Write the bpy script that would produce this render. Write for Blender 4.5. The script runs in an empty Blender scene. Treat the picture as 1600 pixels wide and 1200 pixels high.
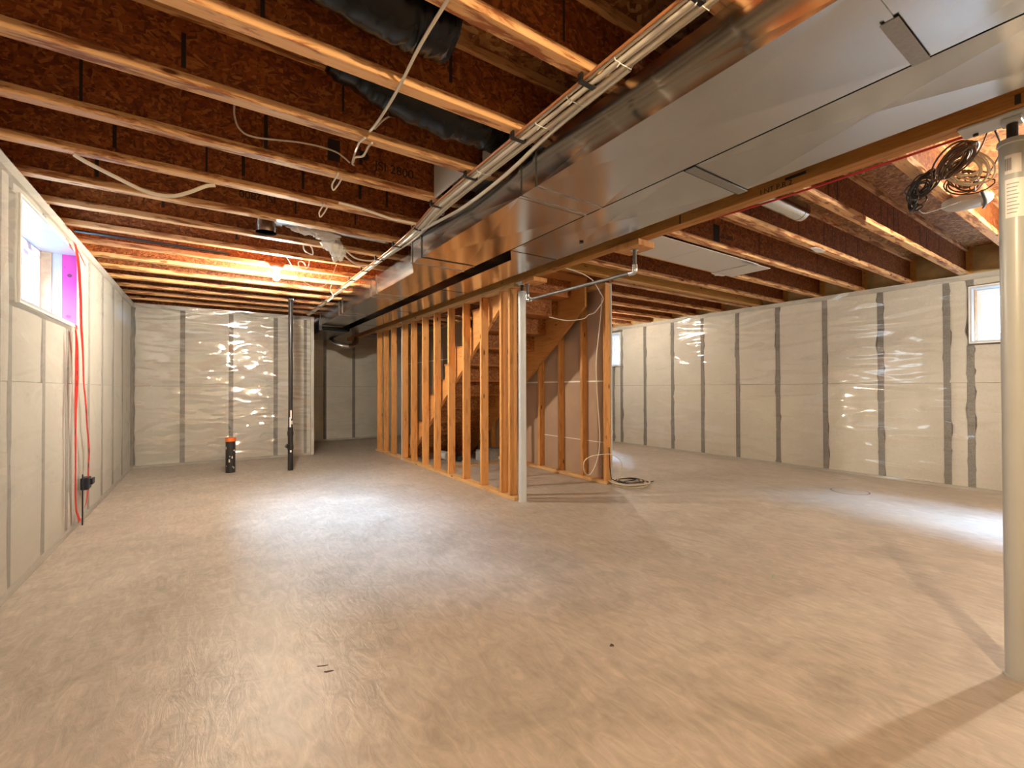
import bpy, bmesh, math, random
from mathutils import Vector, Matrix, noise
rnd = random.Random(7)
PI = math.pi
sc = bpy.context.scene
col = sc.collection

# ------------------------------------------------------------------ camera, world, light
H_CAM = 1.168
cam_d = bpy.data.cameras.new('camera'); cam = bpy.data.objects.new('camera', cam_d); col.objects.link(cam)
yaw, pit, rol = math.radians(33.978), math.radians(0.5266), math.radians(-0.1616)
Fv = Vector((math.sin(yaw)*math.cos(pit), math.cos(yaw)*math.cos(pit), math.sin(pit)))
R0 = Vector((math.cos(yaw), -math.sin(yaw), 0)); U0 = R0.cross(Fv)
Rv = R0*math.cos(rol) + U0*math.sin(rol); Uv = U0*math.cos(rol) - R0*math.sin(rol)
cam.matrix_world = Matrix(((Rv.x, Uv.x, -Fv.x, 0), (Rv.y, Uv.y, -Fv.y, 0), (Rv.z, Uv.z, -Fv.z, H_CAM), (0, 0, 0, 1)))
cam_d.sensor_fit = 'HORIZONTAL'; cam_d.sensor_width = 36.0
cam_d.lens = 703.16/1600*36.0
cam_d.clip_start = 0.02; cam_d.clip_end = 100
sc.camera = cam
vs = sc.view_settings
sc.display_settings.display_device = 'sRGB'
vs.view_transform = 'Standard'; vs.look = 'None'; vs.gamma = 1.0; vs.use_curve_mapping = False
vs.exposure = 0.66
try:
    sc.cycles.max_bounces = 10; sc.cycles.diffuse_bounces = 5; sc.cycles.glossy_bounces = 4
    sc.cycles.transparent_max_bounces = 12; sc.cycles.transmission_bounces = 4
    sc.cycles.sample_clamp_indirect = 4.0
    sc.cycles.use_denoising = True
    sc.cycles.caustics_reflective = False; sc.cycles.caustics_refractive = False
except Exception:
    pass
world = bpy.data.worlds.new('overcast_sky'); sc.world = world; world.use_nodes = True
bg = world.node_tree.nodes['Background']
bg.inputs[0].default_value = (0.80, 0.90, 1.0, 1); bg.inputs[1].default_value = 3.0

BULB_L = 4600.0
BULB_COL = (1.0, 0.87, 0.69)
WARM_COL = (1.0, 0.74, 0.44)

def daylight(name, loc, target, sx, sy, power, colr=(0.43, 0.68, 1.0)):
    d = bpy.data.lights.new(name, 'AREA'); d.shape = 'RECTANGLE'; d.size = sx; d.size_y = sy
    d.energy = power; d.color = colr
    o = bpy.data.objects.new(name, d); col.objects.link(o)
    o.location = loc
    o.rotation_euler = (Vector(target) - Vector(loc)).to_track_quat('-Z', 'Y').to_euler()
    return o
daylight('daylight_left_window', (-2.75, 4.45, 4.05), (0.50, 4.40, 0.0), 2.6, 1.6, 5600)
daylight('daylight_right_window', (8.95, 0.67, 4.15), (5.75, 0.85, 0.0), 2.2, 1.2, 2600)
daylight('daylight_far_window', (8.95, 7.4, 4.15), (5.7, 6.2, 0.0), 2.2, 1.3, 9000)

# ------------------------------------------------------------------ dimensions
XL, XR, YF, YF2, YN = -0.932, 7.166, 8.631, 10.75, -2.2
H = 2.448            # joist underside / wall top
JD = 0.3215          # joist depth
ZS = H + JD          # subfloor underside

# ------------------------------------------------------------------ mesh helpers
class MB:
    def __init__(s): s.v = []; s.f = []
    def box(s, a, b):
        x0, y0, z0 = a; x1, y1, z1 = b
        i = len(s.v)
        s.v += [(x0,y0,z0),(x1,y0,z0),(x1,y1,z0),(x0,y1,z0),(x0,y0,z1),(x1,y0,z1),(x1,y1,z1),(x0,y1,z1)]
        s.f += [(i,i+3,i+2,i+1),(i+4,i+5,i+6,i+7),(i,i+1,i+5,i+4),(i+1,i+2,i+6,i+5),(i+2,i+3,i+7,i+6),(i+3,i,i+4,i+7)]
        return s
    def hexa(s, p):   # 8 points: bottom loop 4, top loop 4
        i = len(s.v); s.v += [tuple(q) for q in p]
        s.f += [(i,i+3,i+2,i+1),(i+4,i+5,i+6,i+7),(i,i+1,i+5,i+4),(i+1,i+2,i+6,i+5),(i+2,i+3,i+7,i+6),(i+3,i,i+4,i+7)]
        return s
    def prism(s, poly, ax, a, b):   # poly in the two other axes, extruded along ax from a to b
        i = len(s.v); n = len(poly)
        for t in (a, b):
            for u, w in poly:
                s.v.append((t,u,w) if ax == 0 else (u,t,w) if ax == 1 else (u,w,t))
        s.f.append(tuple(range(i, i+n))); s.f.append(tuple(range(i+2*n-1, i+n-1, -1)))
        for k in range(n):
            k2 = (k+1) % n
            s.f.append((i+k, i+n+k, i+n+k2, i+k2))
        return s
    def tube(s, pts, r, n=8, smooth=0, caps=True):
        pts = [Vector(q) for q in pts]
        if smooth: pts = catmull(pts, smooth)
        rr = r if callable(r) else (lambda t: r)
        L = len(pts); base = len(s.v)
        prev = None
        for k, q in enumerate(pts):
            t = (pts[min(k+1, L-1)] - pts[max(k-1, 0)])
            if t.length < 1e-9: t = Vector((0,0,1))
            t.normalize()
            if prev is None:
                a = Vector((0,0,1)) if abs(t.z) < 0.9 else Vector((1,0,0))
                u = t.cross(a).normalized()
            else:
                u = (prev - t*prev.dot(t))
                if u.length < 1e-6: u = t.orthogonal()
                u.normalize()
            prev = u; w = t.cross(u)
            rad = rr(k/max(1, L-1))
            for j in range(n):
                an = 2*PI*j/n
                c = q + (u*math.cos(an) + w*math.sin(an))*rad
                s.v.append(tuple(c))
        for k in range(L-1):
            for j in range(n):
                j2 = (j+1) % n
                s.f.append((base+k*n+j, base+k*n+j2, base+(k+1)*n+j2, base+(k+1)*n+j))
        if caps:
            s.f.append(tuple(base+j for j in range(n-1, -1, -1)))
            s.f.append(tuple(base+(L-1)*n+j for j in range(n)))
        return s
    def lathe(s, prof, c, n=24, axis='z'):   # prof: (radius, height)
        base = len(s.v)
        for r, h in prof:
            for j in range(n):
                an = 2*PI*j/n
                a, b = r*math.cos(an), r*math.sin(an)
                q = (a, b, h) if axis == 'z' else (h, a, b) if axis == 'x' else (a, h, b)
                s.v.append((c[0]+q[0], c[1]+q[1], c[2]+q[2]))
        for k in range(len(prof)-1):
            for j in range(n):
                j2 = (j+1) % n
                s.f.append((base+k*n+j, base+k*n+j2, base+(k+1)*n+j2, base+(k+1)*n+j))
        s.f.append(tuple(base+j for j in range(n-1, -1, -1)))
        s.f.append(tuple(base+(len(prof)-1)*n+j for j in range(n)))
        return s
    def mesh(s, name, mat, smooth=False, bevel=0.0):
        m = bpy.data.meshes.new(name); m.from_pydata(s.v, [], s.f); m.update()
        bm = bmesh.new(); bm.from_mesh(m)
        bmesh.ops.recalc_face_normals(bm, faces=bm.faces[:])
        if bevel:
            es = [e for e in bm.edges if len(e.link_faces) == 2 and e.calc_face_angle(0) > 0.5]
            bmesh.ops.bevel(bm, geom=es, offset=bevel, segments=1, affect='EDGES', clamp_overlap=True)
        if smooth:
            for fc in bm.faces: fc.smooth = True
            for e in bm.edges:
                if len(e.link_faces) == 2 and e.calc_face_angle(0) > 0.8: e.smooth = False
        bm.to_mesh(m); bm.free()
        if mat: m.materials.append(mat)
        return m
    def obj(s, name, mat, parent=None, loc=(0,0,0), smooth=False, bevel=0.0):
        o = bpy.data.objects.new(name, s.mesh(name, mat, smooth, bevel))
        col.objects.link(o); o.location = loc
        if parent is not None: o.parent = parent
        return o

def catmull(p, n):
    if len(p) < 3: return p
    out = []
    for i in range(len(p)-1):
        p0 = p[max(i-1,0)]; p1 = p[i]; p2 = p[i+1]; p3 = p[min(i+2, len(p)-1)]
        for k in range(n):
            t = k/n
            out.append(0.5*((2*p1) + (p2-p0)*t + (2*p0-5*p1+4*p2-p3)*t*t + (3*p1-p0-3*p2+p3)*t**3))
    out.append(p[-1]); return out

def tag(o, label, cat, group=None, kind=None):
    o['label'] = label; o['category'] = cat
    if group: o['group'] = group
    if kind: o['kind'] = kind
    return o
def thing(name, label, cat, loc=(0,0,0), group=None, rz=0.0):
    o = bpy.data.objects.new(name, None); col.objects.link(o); o.location = loc; o.rotation_euler = (0,0,rz)
    o.empty_display_size = 0.1
    return tag(o, label, cat, group)
def struct(o): o['kind'] = 'structure'; return o
def share(name, mesh, parent, loc=(0,0,0)):
    o = bpy.data.objects.new(name, mesh); col.objects.link(o); o.parent = parent; o.location = loc; return o
def text(name, body, size, loc, xdir, ydir, mat, parent, depth=0.0008, bold=0.0):
    c = bpy.data.curves.new(name, 'FONT'); c.body = body; c.size = size; c.extrude = depth; c.offset = bold
    c.materials.append(mat)
    o = bpy.data.objects.new(name, c); col.objects.link(o)
    X = Vector(xdir).normalized(); Y = Vector(ydir).normalized(); Z = X.cross(Y)
    mw = Matrix(((X.x,Y.x,Z.x,loc[0]),(X.y,Y.y,Z.y,loc[1]),(X.z,Y.z,Z.z,loc[2]),(0,0,0,1)))
    dg = bpy.context.evaluated_depsgraph_get(); dg.update()
    me = bpy.data.meshes.new_from_object(o.evaluated_get(dg)); lump = ' ' in body
    bpy.data.objects.remove(o); bpy.data.curves.remove(c)
    if not me.materials: me.materials.append(mat)
    o = bpy.data.objects.new(name, me); col.objects.link(o)
    o.parent = parent
    o.matrix_local = mw
    if lump: o['kind'] = 'stuff'
    return o

# ------------------------------------------------------------------ materials
def newmat(name):
    m = bpy.data.materials.new(name); m.use_nodes = True
    nt = m.node_tree; return m, nt, nt.nodes['Principled BSDF']
def N(nt, typ, **kw):
    n = nt.nodes.new(typ)
    for k, v in kw.items(): setattr(n, k, v)
    return n
def ramp(nt, fac, stops, interp='LINEAR'):
    r = N(nt, 'ShaderNodeValToRGB'); r.color_ramp.interpolation = interp
    el = r.color_ramp.elements
    while len(el) < len(stops): el.new(0.5)
    for e, (p, c) in zip(el, stops): e.position = p; e.color = (c[0], c[1], c[2], 1)
    nt.links.new(fac, r.inputs[0]); return r.outputs[0]
def coords(nt, scale=(1,1,1), rot=(0,0,0), rand=True, kind='Object'):
    tc = N(nt, 'ShaderNodeTexCoord'); out = tc.outputs[kind]
    if rand:
        oi = N(nt, 'ShaderNodeObjectInfo'); mu = N(nt, 'ShaderNodeVectorMath', operation='SCALE')
        cm = N(nt, 'ShaderNodeCombineXYZ')
        for i in range(3): nt.links.new(oi.outputs['Random'], cm.inputs[i])
        nt.links.new(cm.outputs[0], mu.inputs[0]); mu.inputs['Scale'].default_value = 37.0
        ad = N(nt, 'ShaderNodeVectorMath', operation='ADD')
        nt.links.new(out, ad.inputs[0]); nt.links.new(mu.outputs[0], ad.inputs[1]); out = ad.outputs[0]
    mp = N(nt, 'ShaderNodeMapping'); mp.inputs['Scale'].default_value = scale; mp.inputs['Rotation'].default_value = rot
    nt.links.new(out, mp.inputs[0]); return mp.outputs[0]
def noise_tex(nt, vec, scale, detail=4, rough=0.55, dist=0.0):
    n = N(nt, 'ShaderNodeTexNoise'); n.inputs['Scale'].default_value = scale; n.inputs['Detail'].default_value = detail
    n.inputs['Roughness'].default_value = rough; n.inputs['Distortion'].default_value = dist
    nt.links.new(vec, n.inputs['Vector']); return n
def mixc(nt, fac, a, b, blend='MIX'):
    m = N(nt, 'ShaderNodeMix', data_type='RGBA', blend_type=blend)
    for s, v in ((m.inputs[0], fac), (m.inputs[6], a), (m.inputs[7], b)):
        if isinstance(v, (int, float)): s.default_value = v
        elif isinstance(v, tuple): s.default_value = (v[0], v[1], v[2], 1)
        else: nt.links.new(v, s)
    return m.outputs[2]
def bump(nt, h, bsdf, strength=0.3, dist=0.01):
    b = N(nt, 'ShaderNodeBump'); b.inputs['Strength'].default_value = strength; b.inputs['Distance'].default_value = dist
    nt.links.new(h, b.inputs['Height']); nt.links.new(b.outputs[0], bsdf.inputs['Normal']); return b
def plain(name, c, rough=0.5, metal=0.0, spec=0.5, var=0.0, vs_=6.0):
    m, nt, b = newmat(name)
    b.inputs['Roughness'].default_value = rough; b.inputs['Metallic'].default_value = metal
    b.inputs['Specular IOR Level'].default_value = spec
    if var:
        n = noise_tex(nt, coords(nt), vs_, 5)
        lo = tuple(max(0, x*(1-var)) for x in c); hi = tuple(min(1, x*(1+var)) for x in c)
        nt.links.new(ramp(nt, n.outputs[0], [(0.3, lo), (0.7, hi)]), b.inputs['Base Color'])
    else:
        b.inputs['Base Color'].default_value = (c[0], c[1], c[2], 1)
    return m
def lumber(name, light, mid, dark, axis=0, stain=0.35, rough=0.6, thr=0.53):
    m, nt, b = newmat(name)
    sc_ = [26, 26, 26]; sc_[axis] = 1.3
    v = coords(nt, tuple(sc_))
    n1 = noise_tex(nt, v, 1.6, 6, 0.6, 0.6)
    c1 = ramp(nt, n1.outputs[0], [(0.28, mid), (0.52, light), (0.75, mid)])
    s2 = [16, 16, 16]; s2[axis] = 2.6
    n2 = noise_tex(nt, coords(nt, tuple(s2)), 1.4, 5, 0.65, 0.4)
    f2 = ramp(nt, n2.outputs[0], [(thr, (0,0,0)), (thr+0.09, (1,1,1))])
    sx = N(nt, 'ShaderNodeMath', operation='MULTIPLY'); sx.inputs[1].default_value = stain
    nt.links.new(f2, sx.inputs[0])
    c2 = mixc(nt, sx.outputs[0], c1, dark)
    # knots
    s3 = [9, 9, 9]; s3[axis] = 3.0
    vo = N(nt, 'ShaderNodeTexVoronoi'); vo.inputs['Scale'].default_value = 1.0
    nt.links.new(coords(nt, tuple(s3)), vo.inputs['Vector'])
    fk = ramp(nt, vo.outputs['Distance'], [(0.06, (1,1,1)), (0.13, (0,0,0))])
    c3 = mixc(nt, fk, c2, tuple(x*0.55 for x in dark))
    # board to board difference
    oi = N(nt, 'ShaderNodeObjectInfo')
    hsv = N(nt, 'ShaderNodeHueSaturation'); mr = N(nt, 'ShaderNodeMapRange')
    mr.inputs[3].default_value = 0.82; mr.inputs[4].default_value = 1.12
    nt.links.new(oi.outputs['Random'], mr.inputs[0]); nt.links.new(mr.outputs[0], hsv.inputs['Value'])
    nt.links.new(c3, hsv.inputs['Color']); nt.links.new(hsv.outputs[0], b.inputs['Base Color'])
    b.inputs['Roughness'].default_value = rough; b.inputs['Specular IOR Level'].default_value = 0.3
    bump(nt, n1.outputs[0], b, 0.25, 0.002)
    return m
def osb(name, cols, scale=1.0, plane='xz', rough=0.55):
    m, nt, b = newmat(name)
    outs = []
    for ang in (0.5, -0.6, 1.5, 0.05):
        rot = (0, ang, 0) if plane == 'xz' else (0, 0, ang) if plane == 'xy' else (ang, 0, 0)
        s = {'xz': (9, 9, 34), 'xy': (9, 34, 9), 'yz': (9, 9, 34)}[plane]
        v0 = coords(nt, (1,1,1))
        nz = noise_tex(nt, v0, 9.0, 2)
        vm = N(nt, 'ShaderNodeVectorMath', operation='MULTIPLY_ADD')
        nt.links.new(nz.outputs['Color'], vm.inputs[0]); vm.inputs[1].default_value = (0.018,)*3
        nt.links.new(v0, vm.inputs[2])
        r1 = N(nt, 'ShaderNodeMapping'); r1.inputs['Rotation'].default_value = rot; nt.links.new(vm.outputs[0], r1.inputs[0])
        r2 = N(nt, 'ShaderNodeMapping'); r2.inputs['Scale'].default_value = tuple(x*scale for x in s)
        r2.inputs['Location'].default_value = (ang*3, ang, 0); nt.links.new(r1.outputs[0], r2.inputs[0])
        vo = N(nt, 'ShaderNodeTexVoronoi'); vo.inputs['Scale'].default_value = 1.0; nt.links.new(r2.outputs[0], vo.inputs['Vector'])
        outs.append(vo)
    m1 = noise_tex(nt, coords(nt), 13*scale, 1); m2 = noise_tex(nt, coords(nt, (1,1,1), (1,2,3)), 11*scale, 1)
    f1 = ramp(nt, m1.outputs[0], [(0.49, (0,0,0)), (0.51, (1,1,1))]); f2 = ramp(nt, m2.outputs[0], [(0.49, (0,0,0)), (0.51, (1,1,1))])
    a = mixc(nt, f1, outs[0].outputs['Color'], outs[1].outputs['Color'])
    c = mixc(nt, f1, outs[2].outputs['Color'], outs[3].outputs['Color'])
    rc = mixc(nt, f2, a, c)
    sep = N(nt, 'ShaderNodeSeparateColor'); nt.links.new(rc, sep.inputs[0])
    cc = ramp(nt, sep.outputs[0], cols)
    fine = noise_tex(nt, coords(nt, (40, 40, 160) if plane != 'xy' else (40, 160, 40)), 1.0, 4)
    cc = mixc(nt, 0.35, cc, ramp(nt, fine.outputs[0], [(0.3, (0.35,0.35,0.35)), (0.7, (1.15,1.15,1.15))]), 'MULTIPLY')
    nt.links.new(cc, b.inputs['Base Color'])
    b.inputs['Roughness'].default_value = rough; b.inputs['Specular IOR Level'].default_value = 0.35
    bump(nt, sep.outputs[1], b, 0.35, 0.003)
    return m
def galvanised(name, base=(0.56, 0.57, 0.58), r0=0.17, r1=0.20, spangle=300.0):
    m, nt, b = newmat(name)
    b.inputs['Metallic'].default_value = 1.0
    v = coords(nt)
    vo = N(nt, 'ShaderNodeTexVoronoi'); vo.inputs['Scale'].default_value = spangle; nt.links.new(v, vo.inputs['Vector'])
    sep = N(nt, 'ShaderNodeSeparateColor'); nt.links.new(vo.outputs['Color'], sep.inputs[0])
    n = noise_tex(nt, v, 3.0, 5)
    c = ramp(nt, sep.outputs[0], [(0.0, tuple(x*0.96 for x in base)), (1.0, tuple(min(1, x*1.03) for x in base))])
    c2 = mixc(nt, 0.5, c, ramp(nt, n.outputs[0], [(0.3, tuple(x*0.93 for x in base)), (0.7, tuple(x*1.04 for x in base))]))
    nt.links.new(c2, b.inputs['Base Color'])
    mr = N(nt, 'ShaderNodeMapRange'); mr.inputs[3].default_value = r0; mr.inputs[4].default_value = r1
    nt.links.new(sep.outputs[1], mr.inputs[0]); nt.links.new(mr.outputs[0], b.inputs['Roughness'])
    wav = noise_tex(nt, v, 1.6, 2)
    bp = bump(nt, wav.outputs[0], b, 0.06, 0.03)
    return m

M_OSB = osb('osb_web', [(0.05, (0.120,0.028,0.007)), (0.35, (0.210,0.053,0.012)), (0.7, (0.29,0.083,0.019)), (0.97, (0.40,0.140,0.038))], 2.1)
M_SUB = osb('subfloor_osb', [(0.05, (0.16,0.065,0.020)), (0.4, (0.30,0.13,0.045)), (0.75, (0.42,0.21,0.080)), (0.97, (0.56,0.33,0.15))], 1.3, 'xy')
M_RISER = osb('stair_osb', [(0.05, (0.19,0.060,0.014)), (0.4, (0.27,0.090,0.020)), (0.75, (0.36,0.130,0.030)), (0.97, (0.50,0.22,0.06))], 2.2, 'xz')
M_TREAD = lumber('shaded_tread_lumber', (0.40,0.155,0.045), (0.30,0.105,0.028), (0.14,0.04,0.012), 0, 0.3)  # darker red-brown: the shade under the stairs is put into the tread colour
M_FLANGE = lumber('joist_flange_lumber', (0.74,0.435,0.205), (0.62,0.325,0.130), (0.24,0.060,0.014), 0, 0.85, thr=0.495)
M_STUD = lumber('stud_lumber', (0.66,0.325,0.110), (0.55,0.240,0.066), (0.26,0.082,0.018), 2, 0.4)
M_PLATE = lumber('plate_lumber', (0.70,0.44,0.20), (0.60,0.345,0.135), (0.30,0.13,0.045), 1, 0.35)
M_STRING = lumber('stringer_lumber', (0.60,0.285,0.090), (0.48,0.205,0.058), (0.26,0.10,0.03), 1, 0.25)
M_BEAM = lumber('beam_lumber', (0.44,0.205,0.055), (0.34,0.145,0.036), (0.15,0.05,0.013), 1, 0.35)
M_HEAD = lumber('header_lumber', (0.56,0.30,0.085), (0.46,0.225,0.058), (0.26,0.10,0.03), 0, 0.25)
M_GALV = galvanised('galvanised_duct')
M_GALV2 = galvanised('galvanised_pipe', (0.62,0.63,0.64), 0.20, 0.23, 200)
M_DARKMETAL = galvanised('dull_metal_strip', (0.33,0.33,0.325), 0.45, 0.6, 160)
M_PAINTPOST = plain('grey_post_paint', (0.42,0.435,0.43), 0.33, 0.0, 0.5, 0.05, 3)
M_POSTBLUE = plain('pale_post_paint', (0.58,0.62,0.66), 0.33, 0.0, 0.5, 0.06, 4)
M_STEEL = plain('bright_steel', (0.62,0.62,0.62), 0.25, 1.0)
M_PIPE = plain('gas_pipe_steel', (0.15,0.147,0.14), 0.5, 0.5, 0.5, 0.2, 30)
M_BLACK = plain('black_plastic', (0.012,0.012,0.013), 0.32)
M_BLACKFILM = plain('black_duct_sleeve', (0.006,0.0065,0.007), 0.24, 0, 0.22)
M_ABS = plain('black_pipe_plastic', (0.016,0.016,0.017), 0.35)
M_CABLE = plain('white_cable_sheath', (0.70,0.645,0.55), 0.45, 0, 0.4, 0.08, 3)
M_CABLE2 = plain('cream_cable_sheath', (0.62,0.545,0.42), 0.45, 0, 0.4, 0.08, 3)
M_COPPER = plain('orange_cable_sheath', (0.48,0.20,0.075), 0.4)
M_REDCABLE = plain('red_tubing', (0.42,0.02,0.02), 0.35)
M_BROWNCABLE = plain('dark_brown_cable', (0.10,0.05,0.028), 0.4)
M_BLUECABLE = plain('dark_navy_plastic', (0.012,0.016,0.03), 0.4)
M_INKSHADE = plain('black_ink_and_shade', (0.012,0.008,0.006), 0.7)  # print, and the black discs that shade the pipe mouths
M_WHITE = plain('white_vinyl', (0.83,0.85,0.86), 0.35)
M_LINING = plain('pale_blue_lining_film', (0.50,0.545,0.58), 0.3, 0, 0.5, 0.12, 5)
M_INKBROWN = plain('dark_floor_stain', (0.06,0.04,0.025), 0.7)
M_GREENCHALK = plain('green_chalk', (0.30,0.40,0.27), 0.8)
M_BOARD = plain('white_panel_board', (0.60,0.59,0.565), 0.55, 0.0, 0.4, 0.03, 2)
M_FOAM = plain('tan_spray_foam', (0.46,0.29,0.17), 0.8, 0, 0.2, 0.25, 14)
M_RIM = plain('tan_rim_batt', (0.46,0.345,0.175), 0.75, 0, 0.25, 0.22, 7)
M_STRIP = plain('grey_stud_strip', (0.19,0.19,0.183), 0.75, 0, 0.3, 0.35, 90)
M_CAPSTRIP = plain('grey_cap_strip', (0.52,0.51,0.48), 0.6, 0, 0.3, 0.08, 9)
M_GYP = plain('drywall_paper', (0.40,0.275,0.190), 0.8, 0, 0.2, 0.07, 3)
M_GYPWHITE = plain('white_joint_tape', (0.80,0.77,0.70), 0.7)
M_ORANGE = plain('orange_cap', (0.75,0.16,0.02), 0.4)
M_BLOCK = plain('grey_concrete_block', (0.36,0.37,0.37), 0.85, 0, 0.2, 0.2, 30)
M_BAG = plain('pale_grey_sheet', (0.50,0.53,0.54), 0.45, 0, 0.4, 0.1, 8)
M_STICK = plain('paper_label', (0.80,0.76,0.73), 0.5)
M_GREYINK = plain('grey_label_print', (0.30,0.30,0.32), 0.6)
M_GREYPL = plain('grey_fixture_plastic', (0.50,0.475,0.43), 0.4)
M_FLUFF = plain('white_insulation_fluff', (0.80,0.80,0.78), 0.9, 0, 0.2, 0.08, 20)

def batt_mat(name, a, b_):
    m, nt, b = newmat(name)
    n = noise_tex(nt, coords(nt), 2.2, 6, 0.6)
    n2 = noise_tex(nt, coords(nt, (6, 6, 6)), 9, 3)
    c = ramp(nt, n.outputs[0], [(0.3, a), (0.7, b_)])
    c = mixc(nt, 0.25, c, ramp(nt, n2.outputs[0], [(0.35, (0.8,0.8,0.8)), (0.6, (1.05,1.05,1.05))]), 'MULTIPLY')
    nt.links.new(c, b.inputs['Base Color']); b.inputs['Roughness'].default_value = 0.8
    b.inputs['Specular IOR Level'].default_value = 0.2
    bump(nt, n.outputs[0], b, 0.3, 0.01)
    return m
M_BATT = batt_mat('cream_batt', (0.67,0.65,0.585), (0.75,0.735,0.675))

def film_mat(name, milky, gloss, bstr, fq=1.0, bd=0.06):
    m, nt, b = newmat(name); out = nt.nodes['Material Output']; nt.nodes.remove(b)
    tr = N(nt, 'ShaderNodeBsdfTransparent'); tr.inputs[0].default_value = (0.97,0.97,0.96,1)
    df = N(nt, 'ShaderNodeBsdfDiffuse'); df.inputs[0].default_value = (0.80,0.78,0.73,1)
    gl = N(nt, 'ShaderNodeBsdfGlossy'); gl.inputs['Roughness'].default_value = 0.075; gl.inputs[0].default_value = (1,1,1,1)
    v = coords(nt, (1,1,1), rand=False)
    nA = noise_tex(nt, coords(nt, (0.9,0.9,4.6), (0.40,-0.35,0), False), 1.1*fq, 1, 0.4, 0.9)
    nA.noise_type = 'RIDGED_MULTIFRACTAL'; nA.normalize = True
    nB = noise_tex(nt, coords(nt, (1,1,3.0), (0.35,0.5,0), False), 1.6*fq, 1, 0.4, 0.5)
    nM = noise_tex(nt, v, 0.9, 2)
    mk = ramp(nt, nM.outputs[0], [(0.38, (0.30,0.30,0.30)), (0.60, (1,1,1))])
    m0 = N(nt, 'ShaderNodeMath', operation='MULTIPLY'); nt.links.new(nA.outputs[0], m0.inputs[0]); nt.links.new(mk, m0.inputs[1])
    ad = N(nt, 'ShaderNodeMath', operation='MULTIPLY_ADD'); nt.links.new(nB.outputs[0], ad.inputs[0]); ad.inputs[1].default_value = 0.35; nt.links.new(m0.outputs[0], ad.inputs[2])
    bp = N(nt, 'ShaderNodeBump'); bp.inputs['Strength'].default_value = bstr; bp.inputs['Distance'].default_value = bd
    nt.links.new(ad.outputs[0], bp.inputs['Height'])
    nt.links.new(bp.outputs[0], gl.inputs['Normal'])
    m1 = N(nt, 'ShaderNodeMixShader'); m1.inputs[0].default_value = milky
    nt.links.new(tr.outputs[0], m1.inputs[1]); nt.links.new(df.outputs[0], m1.inputs[2])
    m2 = N(nt, 'ShaderNodeMixShader')
    m2.inputs[0].default_value = gloss
    nt.links.new(m1.outputs[0], m2.inputs[1]); nt.links.new(gl.outputs[0], m2.inputs[2])
    nt.links.new(m2.outputs[0], out.inputs[0])
    return m
M_FILM_L = film_mat('hazy_poly_film', 0.32, 0.17, 1.0, 1.0, 0.08)
M_FILM_F = film_mat('clear_poly_film_far', 0.12, 0.22, 1.0, 1.3, 0.09)
M_FILM_R = film_mat('clear_poly_film', 0.08, 0.12, 1.0, 1.0, 0.07)

def glass_mat():
    m, nt, b = newmat('window_glass'); out = nt.nodes['Material Output']; nt.nodes.remove(b)
    tr = N(nt, 'ShaderNodeBsdfTransparent'); tr.inputs[0].default_value = (0.96,0.98,0.98,1)
    gl = N(nt, 'ShaderNodeBsdfGlossy'); gl.inputs['Roughness'].default_value = 0.02
    mx = N(nt, 'ShaderNodeMixShader'); mx.inputs[0].default_value = 0.05
    nt.links.new(tr.outputs[0], mx.inputs[1]); nt.links.new(gl.outputs[0], mx.inputs[2]); nt.links.new(mx.outputs[0], out.inputs[0])
    return m
M_GLASS = glass_mat()
def emit(name, c, s):
    m, nt, b = newmat(name); out = nt.nodes['Material Output']; nt.nodes.remove(b)
    e = N(nt, 'ShaderNodeEmission'); e.inputs[0].default_value = (*c, 1); e.inputs[1].default_value = s
    nt.links.new(e.outputs[0], out.inputs[0]); return m
M_BULBS = [emit('lit_bulb_%s' % n, WARM_COL if n == 'near' else BULB_COL, BULB_L*k) for n, k in (('far', 0.80), ('near', 0.72), ('right', 0.66), ('stair', 0.36))]  # the stair entry is an added fill light
def tape_mat(name, c, dots):
    m, nt, b = newmat(name)
    vo = N(nt, 'ShaderNodeTexVoronoi'); vo.inputs['Scale'].default_value = dots; nt.links.new(coords(nt), vo.inputs['Vector'])
    f = ramp(nt, vo.outputs['Distance'], [(0.20, (1,1,1)), (0.24, (0,0,0))])
    nt.links.new(mixc(nt, f, c, tuple(x*0.18 for x in c)), b.inputs['Base Color']); b.inputs['Roughness'].default_value = 0.35
    return m
M_REDTAPE = tape_mat('red_sheathing_tape', (0.58,0.010,0.006), 9)
M_PINKTAPE = tape_mat('magenta_sheathing_tape', (0.50,0.03,0.26), 14)

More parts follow.
